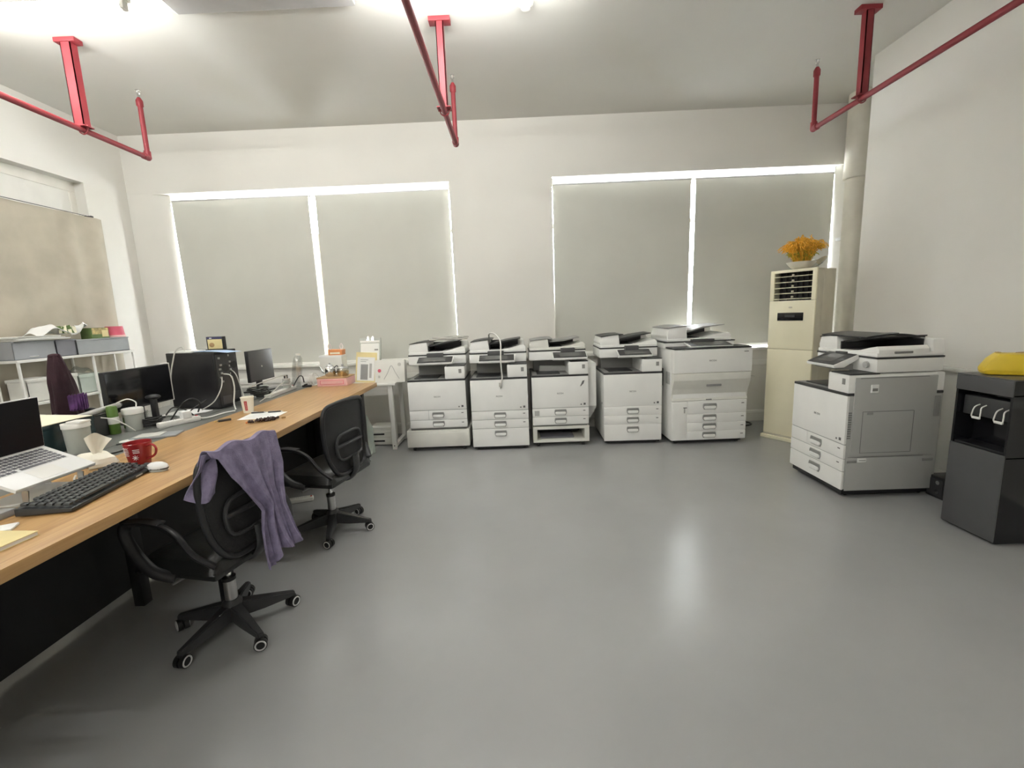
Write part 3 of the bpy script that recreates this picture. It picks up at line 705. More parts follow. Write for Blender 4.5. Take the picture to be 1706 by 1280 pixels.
# ------------------------------------------------------------------ office chairs
def chair(label, loc, rot, star, group='black office chairs at the wooden desk side', seat_m='leather', lift=0):
    t = thing('office_chair', label, 'chair', loc, rot, group)
    def dv(a, r): return (r*math.cos(a), r*math.sin(a))
    for k in range(5):
        a = star-rot+k*2*math.pi/5; c, s = math.cos(a), math.sin(a)
        lg = MB(); P = lambda r, off, z: (r*c-off*s, r*s+off*c, z)
        bm2 = bmesh.new(); secs = ((.03, .028, .125, .055), (.12, .022, .105, .05), (.225, .016, .080, .052), (.25, .014, .074, .054)); rings = []
        for r, hw, zt, zb_ in secs: rings.append([bm2.verts.new(P(r, -hw, zb_)), bm2.verts.new(P(r, hw, zb_)), bm2.verts.new(P(r, hw*.8, zt)), bm2.verts.new(P(r, -hw*.8, zt))])
        for A, B in zip(rings, rings[1:]):
            for q in range(4): bm2.faces.new((A[q], A[(q+1) % 4], B[(q+1) % 4], B[q]))
        bm2.faces.new(rings[0][::-1]); bm2.faces.new(rings[-1]); bmesh.ops.recalc_face_normals(bm2, faces=bm2.faces)
        bmesh.ops.bevel(bm2, geom=list(bm2.edges), offset=.004, segments=2, affect='EDGES')
        lg._add(bm2, 'dark'); leg = lg.build('leg', t)
        # twin-wheel caster with pale rings
        ca = a+R(35)+k*.9; cc, cs = math.cos(ca), math.sin(ca); ctr = Vector(P(.238, 0, 0))
        cb = MB(); off = Vector((-cs, cc, 0))
        for sg in (-1, 1): cb.cyl(ctr+off*.004*sg+Vector((0, 0, .026)), ctr+off*.021*sg+Vector((0, 0, .026)), .026, 'tyre', seg=20)
        cb.cyl(ctr+Vector((0, 0, .03)), ctr+Vector((0, 0, .06)), .009, 'black', seg=10)
        cb.bx(ctr.x-.012, ctr.x+.012, ctr.y-.012, ctr.y+.012, .045, .058, 'black', .004)
        cst = cb.build('caster', leg)
        for sg in (-1, 1):
            cen = ctr+off*.0215*sg+Vector((0, 0, .026)); n = 18
            MB().tube([cen+Vector((cc*.0195*math.cos(q*2*math.pi/n), cs*.0195*math.cos(q*2*math.pi/n), .0195*math.sin(q*2*math.pi/n))) for q in range(n)], .0032, 'ring', 6, 0, True).build('caster_ring', leg, label='pale grey ring on the wheel')
    MB().lathe([(0, .05), (.04, .05), (.045, .07), (.04, .13), (.028, .145), (0, .145)], (0, 0, 0), 'dark', 20).build('hub', t)
    MB().cyl((0, 0, .14), (0, 0, .245), .025, 'steel', seg=20).cyl((0, 0, .235), (0, 0, .25), .028, 'black', seg=20).build('gas_cylinder', t)
    MB().cyl((0, 0, .25), (0, 0, .37), .0125, 'chrome', seg=14).build('piston', t)
    MB().bx(-.09, .10, -.07, .07, .335, .375, 'dark', .008).build('mechanism', t)
    lv = MB().tube([(0, -.06, .352), (-.02, -.16, .350), (-.03, -.22, .348)], .005, 'steel', 8, 3).build('lever', t)
    # seat
    sm = MB()
    def fseat(u, v):
        x = -.225+.41*u; y = -.23+.46*v
        ex = (2*u-1); ey = (2*v-1)
        rr = max(0, 1-abs(ex)**6)*max(0, 1-abs(ey)**6)
        z = .40+.056*rr**.35 - (.022*(1-u/.3)**2 if u < .3 else 0) + .012*ey*ey*rr
        return (x*(1-.02*abs(ey)), y*(1-.06*abs(ex)**3), z)
    sm.sheet(fseat, 20, 20, seat_m)
    sm.bx(-.215, .175, -.215, .215, .372, .408, seat_m, .012)
    sm.build('seat', t)
    # back frame and mesh
    def bk(yy, z):
        k_ = (z-.42)/.43
        return Vector((.185-.02*math.sin(k_*math.pi)*1.0+.030*max(0, k_-.6)*-1+(abs(yy)/.2)**2*-.018, yy, z))
    prof = [(-.13, .435), (-.185, .52), (-.205, .65), (-.205, .78), (-.18, .845), (-.10, .862), (0, .866), (.10, .862), (.18, .845), (.205, .78), (.205, .65), (.185, .52), (.13, .435), (0, .425)]
    MB().tube([bk(a_, z) for a_, z in prof], .013, 'black', 10, 4, True).build('back_frame', t)
    def hw(z):
        pts_ = [(.425, .13), (.52, .185), (.65, .205), (.78, .205), (.845, .18), (.866, .12)]
        for (za, wa_), (zb_, wb_) in zip(pts_, pts_[1:]):
            if z <= zb_: return wa_+(wb_-wa_)*(z-za)/(zb_-za)
        return .12
    MB().sheet(lambda u, v: bk((2*u-1)*hw(.43+.43*v), .43+.43*v), 12, 14, 'fabric', .003).build('backrest_mesh', t)
    lb = MB()
    lb.tube([bk(y, z)+Vector((.014, 0, 0)) for y, z in ((-.11, .52), (-.13, .60), (-.10, .66), (0, .672), (.10, .66), (.13, .60), (.11, .52), (0, .51))], .009, 'dark', 8, 4, True)
    lb.tube([bk(y, .60)+Vector((.014, 0, 0)) for y in (-.13, 0, .13)], .012, 'dark', 8, 3)
    lb.build('lumbar_support', t)
    MB().tube([(.06, 0, .355), (.15, 0, .365), (.205, 0, .43), (.205, 0, .52)], .02, 'dark', 10, 5, flat=(1.6, .7)).build('back_bracket', t)
    for sg in (-1, 1):
        y = sg*.245
        ar = MB().tube([(.17, sg*.205, .435), (.125, y, .50), (.06, y, .575), (-.01, y, .607), (-.10, y, .612), (-.165, y, .602), (-.188, y, .572), (-.175, y, .52), (-.13, y, .455), (-.07, y, .41), (0, sg*.225, .385)], .0135, 'black', 10, 5, flat=(1.6, .8))
        arm = ar.build('armrest', t)
        MB().tube([(-.0, y, .620), (-.08, y, .626), (-.155, y, .618)], .010, 'charcoal', 10, 5, flat=(2.0, .6)).build('arm_pad', arm)
    return t
chair('black mesh office chair with the lilac scarf over its back, nearest at the desk', (-1.315, 1.805, 0), R(-12), R(36.7))
chair('black mesh office chair further along the desk, nothing on it', (-1.235, 2.715, 0), R(-12), R(-3))
ch3 = chair('black office chair across the desk, hung with the maroon jacket', (-3.02, 2.95, 0), R(176), R(10), 'chairs on the far side of the desk')
chair('black office chair across the desk at the left edge of the view', (-3.05, 2.25, 0), R(186), R(40), 'chairs on the far side of the desk')
ch3.scale = (.92, .92, .92)
MB().bx(.175, .195, -.03, .03, .85, 1.27, 'black', .006).build('headrest', ch3)
ch3.location = (-2.95, 2.975, 0)
ch4 = [o for o in COL.objects if o.get('category') == 'chair'][-1]
ch4.location = (-3.86, 3.08, 0); ch4.scale = (1.14, 1.14, 1.14)

# scarf draped over the near chair's back
def scarf():
    c0 = Vector((-1.315, 1.805, 0)); rz = Matrix.Rotation(R(-12), 4, 'Z')
    def lerp(tab, z):
        for (za, ya), (zb, yb) in zip(tab, tab[1:]):
            if z >= zb: return ya+(yb-ya)*(z-za)/(zb-za)
        return tab[-1][1]
    left = [(.90, -.205), (.862, -.20), (.845, -.170), (.76, -.135), (.655, -.062), (.575, -.008), (.50, -.030), (.43, -.038), (.335, -.040)]
    right = [(.90, .150), (.866, .150), (.735, .145), (.648, .116), (.56, .102), (.415, .132), (.33, .160)]
    def f(u, v):
        if v < .12:
            t = v/.12; z0 = .80+.085*t; x = .145+.035*t; z = z0; zz = .885
        elif v < .18:
            t = (v-.12)/.06; x = .18+.03*t; z = .885; zz = .885
            z += .004*math.sin(t*math.pi)
        else:
            t = (v-.18)/.82; z = zz = .885-.545*t; x = .21+.05*t
        yl, yr = lerp(left, zz), lerp(right, zz)
        y = yl+(yr-yl)*u
        wv = max(0, v-.1)
        x += wv*(.018*math.sin(u*19+2.2*v)+.011*math.sin(u*41+1.3+v)+.005*math.sin(u*73-3*v))+.006*math.sin(u*11+v*6)
        y += wv*.012*math.sin(u*23+5*v)
        if v > .18: z += -.02*math.sin(u*9+.6)*((v-.18)/.82)**3+ .03*u*((v-.18)/.82)**6
        sag = -.016*math.sin(u*7.5+.4)**2*(1 if .08 < v < .3 else .3)
        return c0+rz @ Vector((x, y, z+sag+.010))
    def fl(u, v):
        y = -.200+.055*u+(-.01-.03*(1-u))*v; z = .878-.16*v-.03*math.sin(u*3)*v
        x = .19-.05*v*(1-u)+.012*math.sin(u*6+v*5)-.012
        return c0+rz @ Vector((x, y, z))
    m = MB().sheet(f, 44, 46, 'scarf', .003); m.sheet(fl, 8, 12, 'scarf', .003)
    hem = MB()
    o = tag(m.build('scarf'), 'lilac grey crinkled scarf hanging over the back of the nearest office chair', 'scarf')
scarf()

# ------------------------------------------------------------------ things on the desk
ZD = .75
# keyboard
tk = thing('keyboard', 'black full-size keyboard at the near end of the wooden desk', 'keyboard', (-1.622, 1.592, ZD), R(99.5))
MB().prism([(-.083, .004), (-.083, .016), (.07, .030), (.083, .030), (.083, .004)], 'x', -.219, .219, 'keyb', .003).build('case', tk)
km = None
sl = math.atan2(.014, .153)
for r in range(6):
    for c in range(18):
        if r == 5 and 3 <= c <= 7: continue
        if r == 4 and c in (15, 17) or r == 0 and c in (1,): continue
        x = -.205+c*.0240+(.004 if c > 13 else 0); y = .058-r*.0245
        if km is None:
            o = MB().prism([(-.0098, 0), (.0098, 0), (.0072, .008), (-.0072, .008)], 'y', -.0092, .0092, 'keyb', .0012).build('key', tk); km = o.data
        else:
            o = bpy.data.objects.new('key', km); COL.objects.link(o); o.parent = tk
        o.location = (x, y, .0235+(y+.083)*.0915); o.rotation_euler = (sl, 0, 0)
sp = MB().prism([(-.058, 0), (.058, 0), (.055, .008), (-.055, .008)], 'y', -.0092, .0092, 'keyb', .0012).build('space_bar', tk)
sp.location = (-.085, .058-5*.0245, .0235+(.058-5*.0245+.083)*.0915); sp.rotation_euler = (sl, 0, 0)
MB().bx(.10, .14, -.0838, -.0828, .006, .012, 'cable').build('badge', tk)

# laptop on a stand
tl = thing('laptop', 'silver laptop with black keys, open on a stand at the left edge of the desk', 'laptop', (-1.715, 1.565, .82), R(90))
tilt = R(21.5)
base = MB().bx(-.146, .146, 0, .212, -.010, .004, 'silver', .004).build('base', tl); base.rotation_euler = (tilt, 0, 0)
MB().bx(-.125, .125, .092, .200, .0042, .0048, 'silver').build('key_well', base)
MB().bx(-.048, .048, .012, .082, .0041, .0047, 'ledge').build('trackpad', base)
km = None
for r in range(6):
    n = 14
    for c in range(n):
        if r == 0 and 4 <= c <= 8: continue
        if km is None:
            o = MB().bx(-.0074, .0074, -.0068, .0068, 0, .0016, 'key', .0008, 1).build('key', base); km = o.data
        else:
            o = bpy.data.objects.new('key', km); COL.objects.link(o); o.parent = base
        o.location = (-.114+c*.0175, .102+r*.0176, .0046)
MB().bx(-.041, .041, .0955, .1085, .0046, .0062, 'key', .0008, 1).build('space_bar', base)
scn = MB().bx(-.146, .146, -.004, .004, 0, .203, 'silver', .003); scn.bx(-.143, .143, -.0055, -.0035, .004, .199, 'lcd')
scn = scn.build('screen', tl); scn.location = (0, .212*math.cos(tilt), .212*math.sin(tilt)+.002); scn.rotation_euler = (R(3.5), 0, 0)
t = thing('laptop_stand', 'grey folding stand holding up the silver laptop', 'stand', (-1.715, 1.565, ZD), R(90))
MB().bx(-.12, .12, .0, .19, 0, .006, 'steel', .002).build('base_plate', t)
for sx in (-1, 1):
    MB().quadpts([(sx*.10, .02, .006), (sx*.10, .04, .006), (sx*.10, .035, .060), (sx*.10, .012, .052)], .004, 'steel').build('front_support', t)
    MB().quadpts([(sx*.10, .15, .006), (sx*.10, .17, .006), (sx*.10, .175, .118), (sx*.10, .155, .110)], .004, 'steel').build('rear_support', t)

# mouse
tm = thing('mouse', 'white computer mouse with grey base beside the red mug', 'mouse', (-1.565, 1.812, ZD), R(-15))
def fm(u, v, z0=.012, hh=.026):
    a = v*math.pi; L = .066
    x = -L+2*L*u; e = max(0, 1-(2*u-1)**2)**.5
    wv = .034*e*(.75+.35*u if u < .75 else 1.0)
    return (x, -wv*math.cos(a), z0+(hh*e*(.55+.6*u) if True else 0)*math.sin(a))
MB().sheet(lambda u, v: fm(u, v), 18, 12, 'silver').build('shell', tm)
MB().prism([(.066*math.cos(k*math.pi/12)*1.0, .033*math.sin(k*math.pi/12)*(1 if math.cos(k*math.pi/12) > 0 else .85)) for k in range(24)], 'z', 0, .010, 'frost', .002).build('base', tm)
MB().prism([(.0665*math.cos(k*math.pi/12), .0335*math.sin(k*math.pi/12)*(1 if math.cos(k*math.pi/12) > 0 else .85)) for k in range(24)], 'z', .0095, .0135, 'dark').build('rim_band', tm)

# mug
tg = thing('mug', 'red mug with white snowflake print on the wooden desk', 'mug', (-1.692, 1.888, ZD), 0)
MB().lathe([(0, 0), (.036, 0), (.038, .004), (.046, .06), (.052, .104), (.0505, .106), (.048, .104), (.043, .06), (.034, .008), (0, .008)], (0, 0, 0), 'mug', 32).build('cup', tg)
MB().tube([(.046, -.01, .088), (.072, -.012, .097), (.092, -.014, .080), (.082, -.013, .050), (.042, -.009, .030)], .0048, 'mug', 10, 6).build('handle', tg)
def on_mug(az, z, dr=.0006):
    r = .036+(z/.104)*.016+.0012+dr; a = R(az)
    return (r*math.cos(a), r*math.sin(a), z)
g = MB()
for k in range(4):
    a = k*math.pi/4
    g.tube([on_mug(-66+s*math.cos(a)*14, .044+s*math.sin(a)*.0125) for s in (-1, -.5, 0, .5, 1)], .0012, 'print', 6)
g.build('snowflake', tg)
g = MB()
for z in (.066, .073, .080): g.tube([on_mug(-72+q*4.5, z) for q in range(7)], .0014, 'print', 6)
for z in (.056, .064, .072, .080, .088):
    g.tube([on_mug(-128+q*5+(2 if z > .07 else 0), z+.002*math.sin(q*3+z*200)) for q in range(8)], .0014, 'print', 6)
g.build('lettering', tg)

# tissue pack
tt = thing('tissue_pack', 'soft cream tissue pack with one tissue pulled up, beside the laptop', 'tissues', (-1.925, 1.925, ZD), R(-32))
def ft_(u, v):
    ex, ey = 2*u-1, 2*v-1; e = max(0, (1-abs(ex)**4)*(1-abs(ey)**4))
    return (ex*.10, ey*.055, .008+.042*e**.35+.003*math.sin(9*u+5*v))
MB().sheet(ft_, 16, 12, 'tissue').bx(-.098, .098, -.053, .053, 0, .020, 'tissue', .006).build('pack', tt)
MB().bx(-.096, .097, -.0555, -.051, .006, .024, 'brown', .002).build('printed_band', tt)
def fti(u, v):
    wv = .012+.034*v**1.2; q = 2*u-1
    return (.022+.012*math.sin(u*7)*(.4+v)-.012*v, q*wv+.016*v*v, .044+.088*v+.016*v*math.sin(u*4.2+.4)-.010*q*q*v)
MB().sheet(fti, 14, 12, 'tissue', .001).build('tissue', tt)

# frosted jug
tj = thing('plastic_jug', 'frosted plastic jug with white lid behind the tissue pack', 'jug', (-2.205, 2.135, ZD))
MB().lathe([(0, 0), (.044, 0), (.047, .006), (.052, .128), (.050, .130), (.045, .008), (0, .008)], (0, 0, 0), 'frost', 28).build('body', tj)
MB().lathe([(.0, .150), (.052, .150), (.055, .146), (.055, .128), (.050, .126)], (0, 0, 0), 'ledge', 28).bx(-.02, .055, -.03, .03, .150, .162, 'ledge', .006).build('lid', tj)
MB().bx(-.062, -.03, -.02, .02, .140, .150, 'ledge', .004).build('spout_flap', tj)

t = thing('notebook', 'cream notebook at the near edge of the desk', 'book', (-1.455, 1.235, ZD), R(-4))
MB().bx(-.21, 0, -.29, 0, .0015, .012, 'paper').build('pages', t); MB().bx(-.212, .002, -.292, .002, .012, .014, 'papery', .0008).build('cover', t); MB().bx(-.212, .002, -.292, .002, 0, .0016, 'papery').build('back_cover', t)
o = MB().bx(-.055, .055, -.03, .03, 0, .008, 'paper', .003).build('charger'); o.location = (-1.635, 1.265, ZD); o.rotation_euler = (0, 0, R(30)); tag(o, 'flat white plastic charger above the cream notebook', 'charger')

# paper cup
t = thing('paper_cup', 'white paper cup with an upright red label on the wooden desk', 'cup', (-1.862, 2.985, ZD))
MB().lathe([(0, .004), (.029, .004), (.0295, 0), (.031, 0), (.0405, .104), (.042, .104), (.0425, .107), (.041, .109), (.039, .107), (.029, .006), (0, .006)], (0, 0, 0), 'cupw', 28).build('cup', t)
def onc(az, z): r = .031+z/.104*.0095+.0006; return Vector((r*math.cos(R(az)), r*math.sin(R(az)), z))
MB().sheet(lambda u, v: onc(-92+28*u, .018+.066*v), 6, 4, 'label_red').build('label', t)
g = MB()
for k in range(6): g.tube([onc(-88+4, .028+k*.009)*1.012, onc(-88+16, .028+k*.009)*1.012], .0009, 'print', 5)
g.build('lettering', t)
# paper, pens, beads, fob
t = thing('paper_sheet', 'white printed sheet lying on the wooden desk by the paper cup', 'paper', (-1.69, 2.86, ZD+.0005))
MB().quadpts([(-.103, -.118, 0), (.123, -.096, 0), (.115, .091, 0), (-.134, .12, 0)], .0006, 'paper').build('sheet', t)
g = MB()
for k in range(7): g.bx(-.08, .06-.02*(k % 3), -.08+k*.022, -.077+k*.022, .0008, .0011, 'cable')
g.build('printed_lines', t)
for x, y, rz_, lab in ((-1.765, 2.935, 10, 'dark pen lying on the far left of the white sheet'), (-1.655, 2.945, 14, 'dark pen lying on the far right of the white sheet')):
    t = thing('pen', lab, 'pen', (x, y, ZD+.006), R(rz_), 'pens on the white sheet')
    MB().cyl((-.045, 0, 0), (.035, 0, 0), .0048, 'dark', seg=10).build('barrel', t); MB().cyl((.035, 0, 0), (.05, 0, 0), .0046, 'steel', r1=.001, seg=10).build('tip', t); MB().bx(-.04, -.005, -.001, .001, .004, .007, 'steel').build('clip', t)
t = thing('bead_bracelet', 'heap of dark prayer beads on the desk edge by the white sheet', 'beads', (-1.585, 2.685, ZD), R(36))
g = MB(); rn = random.Random(4)
for k in range(95):
    a = k*.41; rr = .3+.7*rn.random(); x = .085*rr*math.cos(a); y = .028*rr*math.sin(a)
    g.sph((x, y, .007+.016*rn.random()*(1-rr*.6)), .0068, 'bead', u=8, v=6)
g.build('beads', t, kind='stuff')
g = MB()
for k in range(3): g.sph((.100+.008*k, .004*(k % 2), .006), .006, 'brown', u=8, v=6)
g.sph((-.095, .004, .006), .007, 'orange', u=8, v=6).build('end_beads', t)
t = thing('key_fob', 'small dark key fob on the wooden desk left of the sheet', 'key', (-1.863, 2.728, ZD), R(42))
MB().bx(-.036, .036, -.012, .012, 0, .013, 'dark', .005).build('body', t); MB().tube([(-.036, 0, .006), (-.05, .008, .006), (-.058, 0, .006), (-.05, -.008, .006)], .0018, 'gold', 6, 4, True).build('ring', t)

# power strips
def strip(label, p0, p1, cube=None):
    p0, p1 = Vector(p0), Vector(p1); d = p1-p0; L = d.length
    t = thing('power_strip', label, 'power strip', ((p0.x+p1.x)/2, (p0.y+p1.y)/2, p0.z), math.atan2(d.y, d.x), 'white power strips')
    MB().bx(-L/2, L/2, -.026, .026, 0, .032, 'ledge', .008).build('housing', t)
    for k in range(4):
        x = -L/2+.05+k*(L-.09)/3.4; s = MB().bx(x-.016, x+.016, -.016, .016, .0315, .0325, 'ledge')
        for q in (-.006, .006): s.bx(x+q-.0012, x+q+.0012, -.005, .005, .0323, .0332, 'seam')
        s.build('socket', t)
    MB().bx(L/2-.02, L/2-.008, -.008, .008, .031, .036, 'label_red', .002).build('switch', t)
    if cube: MB().bx(-.025+cube, .025+cube, -.024, .024, .032, .075, 'paper', .004).build('plug', t)
strip('white power strip with a cube charger, on the desk divider by the papers', (-2.185, 2.60, .748), (-2.075, 2.80, .748), .04)
strip('white power strip near the far end of the desk divider', (-2.03, 3.52, .748), (-2.06, 4.02, .748))
strip('white power strip on the floor under the desk between the two chairs', (-1.78, 3.16, 0), (-1.60, 3.22, 0))

# tray, jars, cans
o = MB().bx(-.11, .11, -.06, .06, 0, .010, 'clearg', .003).bx(-.09, .03, -.05, .05, .010, .014, 'cable', .002).build('clear_tray'); o.location = (-2.03, 2.40, ZD); o.rotation_euler = (0, 0, R(18)); tag(o, 'shallow clear plastic tray on the divider behind the red mug', 'tray')
o = MB().lathe([(0, 0), (.035, 0), (.036, .004), (0, .008)], (-2.12, 2.31, ZD), 'ledge', 20).build('coaster'); tag(o, 'small round white coaster by the clear tray', 'coaster')
t = thing('screw_jar', 'clear jar with white screw lid and green label on the far desk', 'jar', (-2.315, 2.59, ZD))
MB().lathe([(0, 0), (.048, 0), (.050, .01), (.050, .095), (.046, .10), (0, .10)], (0, 0, 0), 'frost', 24).build('jar', t); MB().lathe([(.051, .098), (.053, .10), (.053, .128), (.050, .132), (0, .132)], (0, 0, 0), 'ledge', 24).build('lid', t)
MB().sheet(lambda u, v: (.0506*math.cos(R(-190+85*u)), .0506*math.sin(R(-190+85*u)), .018+.066*v), 8, 3, 'green').build('label', t)
t = thing('green_can', 'slim green can standing behind the white-lidded jar', 'can', (-2.355, 2.50, ZD))
MB().lathe([(0, 0), (.024, 0), (.026, .005), (.026, .155), (.022, .162), (0, .162)], (0, 0, 0), 'green', 20).build('can', t); MB().lathe([(.0262, .06), (.0266, .06), (.0266, .10), (.0262, .10)], (0, 0, 0), 'ledge', 20).build('label_band', t)
o = MB().lathe([(0, 0), (.030, 0), (.036, .09), (.034, .09), (.028, .004), (0, .004)], (-2.36, 2.70, ZD), 'clear', 20).build('plastic_cup'); tag(o, 'clear plastic cup to the right of the white-lidded jar', 'cup')
t = thing('webcam_stand', 'black upright stand with an oval top on the desk divider', 'stand', (-2.27, 2.70, ZD))
MB().lathe([(0, 0), (.05, 0), (.05, .008), (.02, .014), (0, .014)], (0, 0, 0), 'black', 20).build('base', t); MB().bx(-.016, .016, -.012, .012, .01, .17, 'black', .004).build('post', t); MB().sph((0, 0, .178), .045, 'black', (1, .7, .36)).build('head', t)

# box with paper, roll
t = thing('teal_storage_box', 'dark teal storage box behind the laptop screen', 'box', (-2.46, 2.155, ZD))
MB().bx(-.16, .16, -.175, .175, 0, .148, 'teal', .006).build('box', t); MB().bx(-.162, .162, -.177, .177, .125, .150, 'teal', .004).build('lid', t); MB().bx(.160, .163, .02, .13, .05, .058, 'cable').build('label_line', t)
o = MB().sheet(lambda u, v: (-2.62+.325*u+.02*v, 1.99+.33*v-.02*u, ZD+.152+.022*math.sin(v*2.6)*(1-u*.8)), 10, 6, 'paperc', .003).build('paper_sheet'); tag(o, 'cream paper lying on top of the dark teal box', 'paper')
t = thing('fabric_roll', 'grey rolled sleeve lying on the dark tray behind the jug', 'roll', (0, 0, 0))
MB().tube([(-2.41, 2.355, .886), (-2.405, 2.46, .892), (-2.40, 2.60, .902)], [.014, .017, .017], 'trunk', 12, 5).build('roll', t); MB().cyl((-2.40, 2.60, .902), (-2.40, 2.612, .903), .013, 'dark', seg=12).build('end_cap', t)
o = MB().bx(-2.52, -2.37, 2.345, 2.54, ZD, .868, 'dark', .005).bx(-2.51, -2.38, 2.355, 2.53, .866, .872, 'black').build('document_tray'); tag(o, 'dark document tray under the grey roll on the far desk', 'tray')

# monitors
def monitor(label, x, y0, y1, z0, z1, sgn, mf, mb_, edge=False, logo=False):
    t = thing('monitor', label, 'monitor', (x, (y0+y1)/2, ZD)); h = (y1-y0)/2
    MB().bx(-.014, .014, -h, h, z0-ZD, z1-ZD, mb_, .004).build('housing', t)
    MB().bx(.0135*1, .0155, -h+.008, h-.008, z0-ZD+.010, z1-ZD-.008, mf, .001).build('screen', t)
    MB().bx(-.04, -.012, -.03, .03, .01, z0-ZD+.06, 'dark', .004).build('stand', t)
    MB().bx(-.12, .06, -.10, .10, 0, .012, 'dark', .005).build('base', t)
    if edge: MB().bx(-.045, -.006, h-.004, h+.034, z0-ZD-.01, z1-ZD+.004, 'ledge', .004).build('rear_shell', t)
    if logo: MB().sph((.0155, .0, (z0+z1)/2-ZD-.01), .009, 'chrome', (.2, 1, 1)).build('emblem', t)
monitor('black monitor standing between the teal box and the computer tower', -2.44, 2.56, 3.06, .85, 1.102, 1, 'blackg', 'black', edge=True)
monitor('dark grey monitor seen from behind, right of the computer towers', -2.30, 3.75, 4.13, .85, 1.122, 1, 'charcoal', 'dark', logo=True)

# towers
def tower(label, bx_, by_, hgt, seed):
    t = thing('computer_tower', label, 'computer', (bx_, by_, ZD), R(-13), 'black computer towers on the far desk')
    MB().bx(0, .43, 0, .118, 0.006, hgt, 'black', .005).build('case', t)
    MB().bx(.01, .418, -.002, .002, .015, hgt-.01, 'black', .003).build('side_panel', t)
    for x in (.05, .38):
        for y in (.03, .09): MB().cyl((x, y, 0), (x, y, .008), .012, 'black', seg=10).build('foot', t)
    MB().bx(.429, .433, .010, .110, .03, hgt-.02, 'dark', .002).build('rear_plate', t)
    for k in range(6):
        z = hgt-.045-k*.030-(.02 if k else 0); y = .032+.010*(k % 2)
        MB().bx(.432, .440, y-.008, y+.008, z-.007, z+.007, 'steel' if k % 3 == 0 else 'mid', .002).build('port', t)
    MB().cyl((.431, .078, hgt-.12), (.435, .078, hgt-.12), .028, 'black', seg=24).build('fan_grille', t)
    MB().bx(.431, .437, .025, .10, .03, .09, 'charcoal', .003).build('power_supply', t)
    return t
tower('black computer tower with papers and a blue sheet on top', -2.569, 3.227, .412, 1)
tower('black computer tower carrying the yellow and black disc box', -2.635, 3.43, .418, 2)
t = thing('product_box', 'small yellow and black printed box on top of the rear computer tower', 'box', (-2.315, 3.405, ZD+.418), R(-6))
MB().bx(-.068, .068, 0, .035, 0, .098, 'dark', .002).build('carton', t); MB().bx(-.058, .062, -.0012, 0, .005, .078, 'papery').build('front_print', t); MB().bx(-.064, .06, -.0014, 0, .078, .096, 'navy').build('top_print', t)
MB().sph((-.025, -.001, .035), .022, 'brown', (1, .06, .8)).build('disc_print', t); MB().bx(-.04, -.02, -.002, -.001, .084, .090, 'paper').build('lettering', t)
t = thing('notepad', 'white notepad lying on top of the front computer tower', 'notepad', (-2.40, 3.255, ZD+.412), R(-13))
MB().bx(-.13, .07, -.06, .06, 0, .010, 'paper', .001).build('pages', t); MB().bx(-.13, .07, -.061, .061, .010, .0115, 'ledge').build('cover', t)
o = MB().sheet(lambda u, v: (-2.36+.30*u+.03*v, 3.205-.055*u+.12*v, ZD+.4165-.010*max(0, u-.6)*2+.002*math.sin(5*u)), 12, 6, 'paperb', .001).build('paper_sheet'); tag(o, 'glossy blue sheet overhanging the front computer tower', 'paper')
o = MB().sheet(lambda u, v: (-2.46+.24*u+.03*v, 2.95-.02*u+.17*v*(1+.3*(1-u)), ZD+.003+.006*math.sin(4*u+3*v)**2), 8, 8, 'paper', .004).build('paper_stack'); tag(o, 'loose white papers in front of the computer towers', 'paper')

# cables on the desk
cable('cable', [(-2.135, 3.165, .98), (-2.12, 3.12, .91), (-2.15, 3.07, .82), (-2.21, 3.02, .772)], .004, 'cable', 'grey cable hanging from the front tower down to the papers')
cable('cable', [(-2.135, 3.185, 1.0), (-2.085, 3.19, .985), (-2.065, 3.18, .90), (-2.05, 3.13, .80), (-2.0, 3.06, .756)], .005, 'cable', 'thick white cable arching from the tower to the desk divider')
cable('cable', [(-2.23, 3.37, 1.03), (-2.16, 3.36, .98), (-2.11, 3.33, .86), (-2.06, 3.28, .78), (-2.0, 3.24, .757)], .0042, 'cable', 'grey cable hanging from the rear tower behind the paper cup')
cable('cable', [(-1.98, 3.02, .756), (-2.02, 2.98, .755), (-2.03, 2.90, .755), (-2.04, 2.82, .757), (-2.07, 2.79, .765)], .005, 'cablew', 'white cable running along the desk divider to the power strip')
cable('cable', [(-2.50, 3.12, .80), (-2.50, 3.16, 1.0), (-2.48, 3.18, 1.12), (-2.465, 3.195, 1.18), (-2.44, 3.22, 1.205), (-2.42, 3.225, 1.178)], .0045, 'cable', 'thin cable looping up the left edge of the front tower')
cable('cable', [(-2.385, 2.57, .918), (-2.345, 2.60, .935), (-2.31, 2.615, .915), (-2.315, 2.62, .885)], .0035, 'cablew', 'white cable curling over the green can')
cable('cable', [(-2.33, 2.40, .868), (-2.29, 2.43, .85), (-2.265, 2.47, .81), (-2.255, 2.52, .758)], .0032, 'cablew', 'white cable end poking out beside the frosted jug')
pts = [(-2.26+.055*math.cos(k*1.3)+.012*math.sin(k*3.1), 2.64+.05*math.sin(k*1.3), .757+.0021*k) for k in range(26)]
cable('cable_tangle', pts, .005, 'cableb', 'black cable tangle at the foot of the oval-topped stand', 4)
cable('cable', [(-2.22, 2.74, .76), (-2.17, 2.80, .86), (-2.13, 2.84, .885), (-2.10, 2.86, .85), (-2.12, 2.86, .79)], .0045, 'cableb', 'black cable arching behind the near power strip')
cable('cable', [(-2.24, 2.74, .80), (-2.22, 2.78, .84), (-2.18, 2.82, .82), (-2.14, 2.84, .775)], .0045, 'cableb', 'short black cable bending over the near power strip')
cable('cable', [(-2.18, 2.83, .77), (-2.20, 2.92, .80), (-2.17, 3.02, .84)], .004, 'cableb', 'thin black cable crossing the white papers')
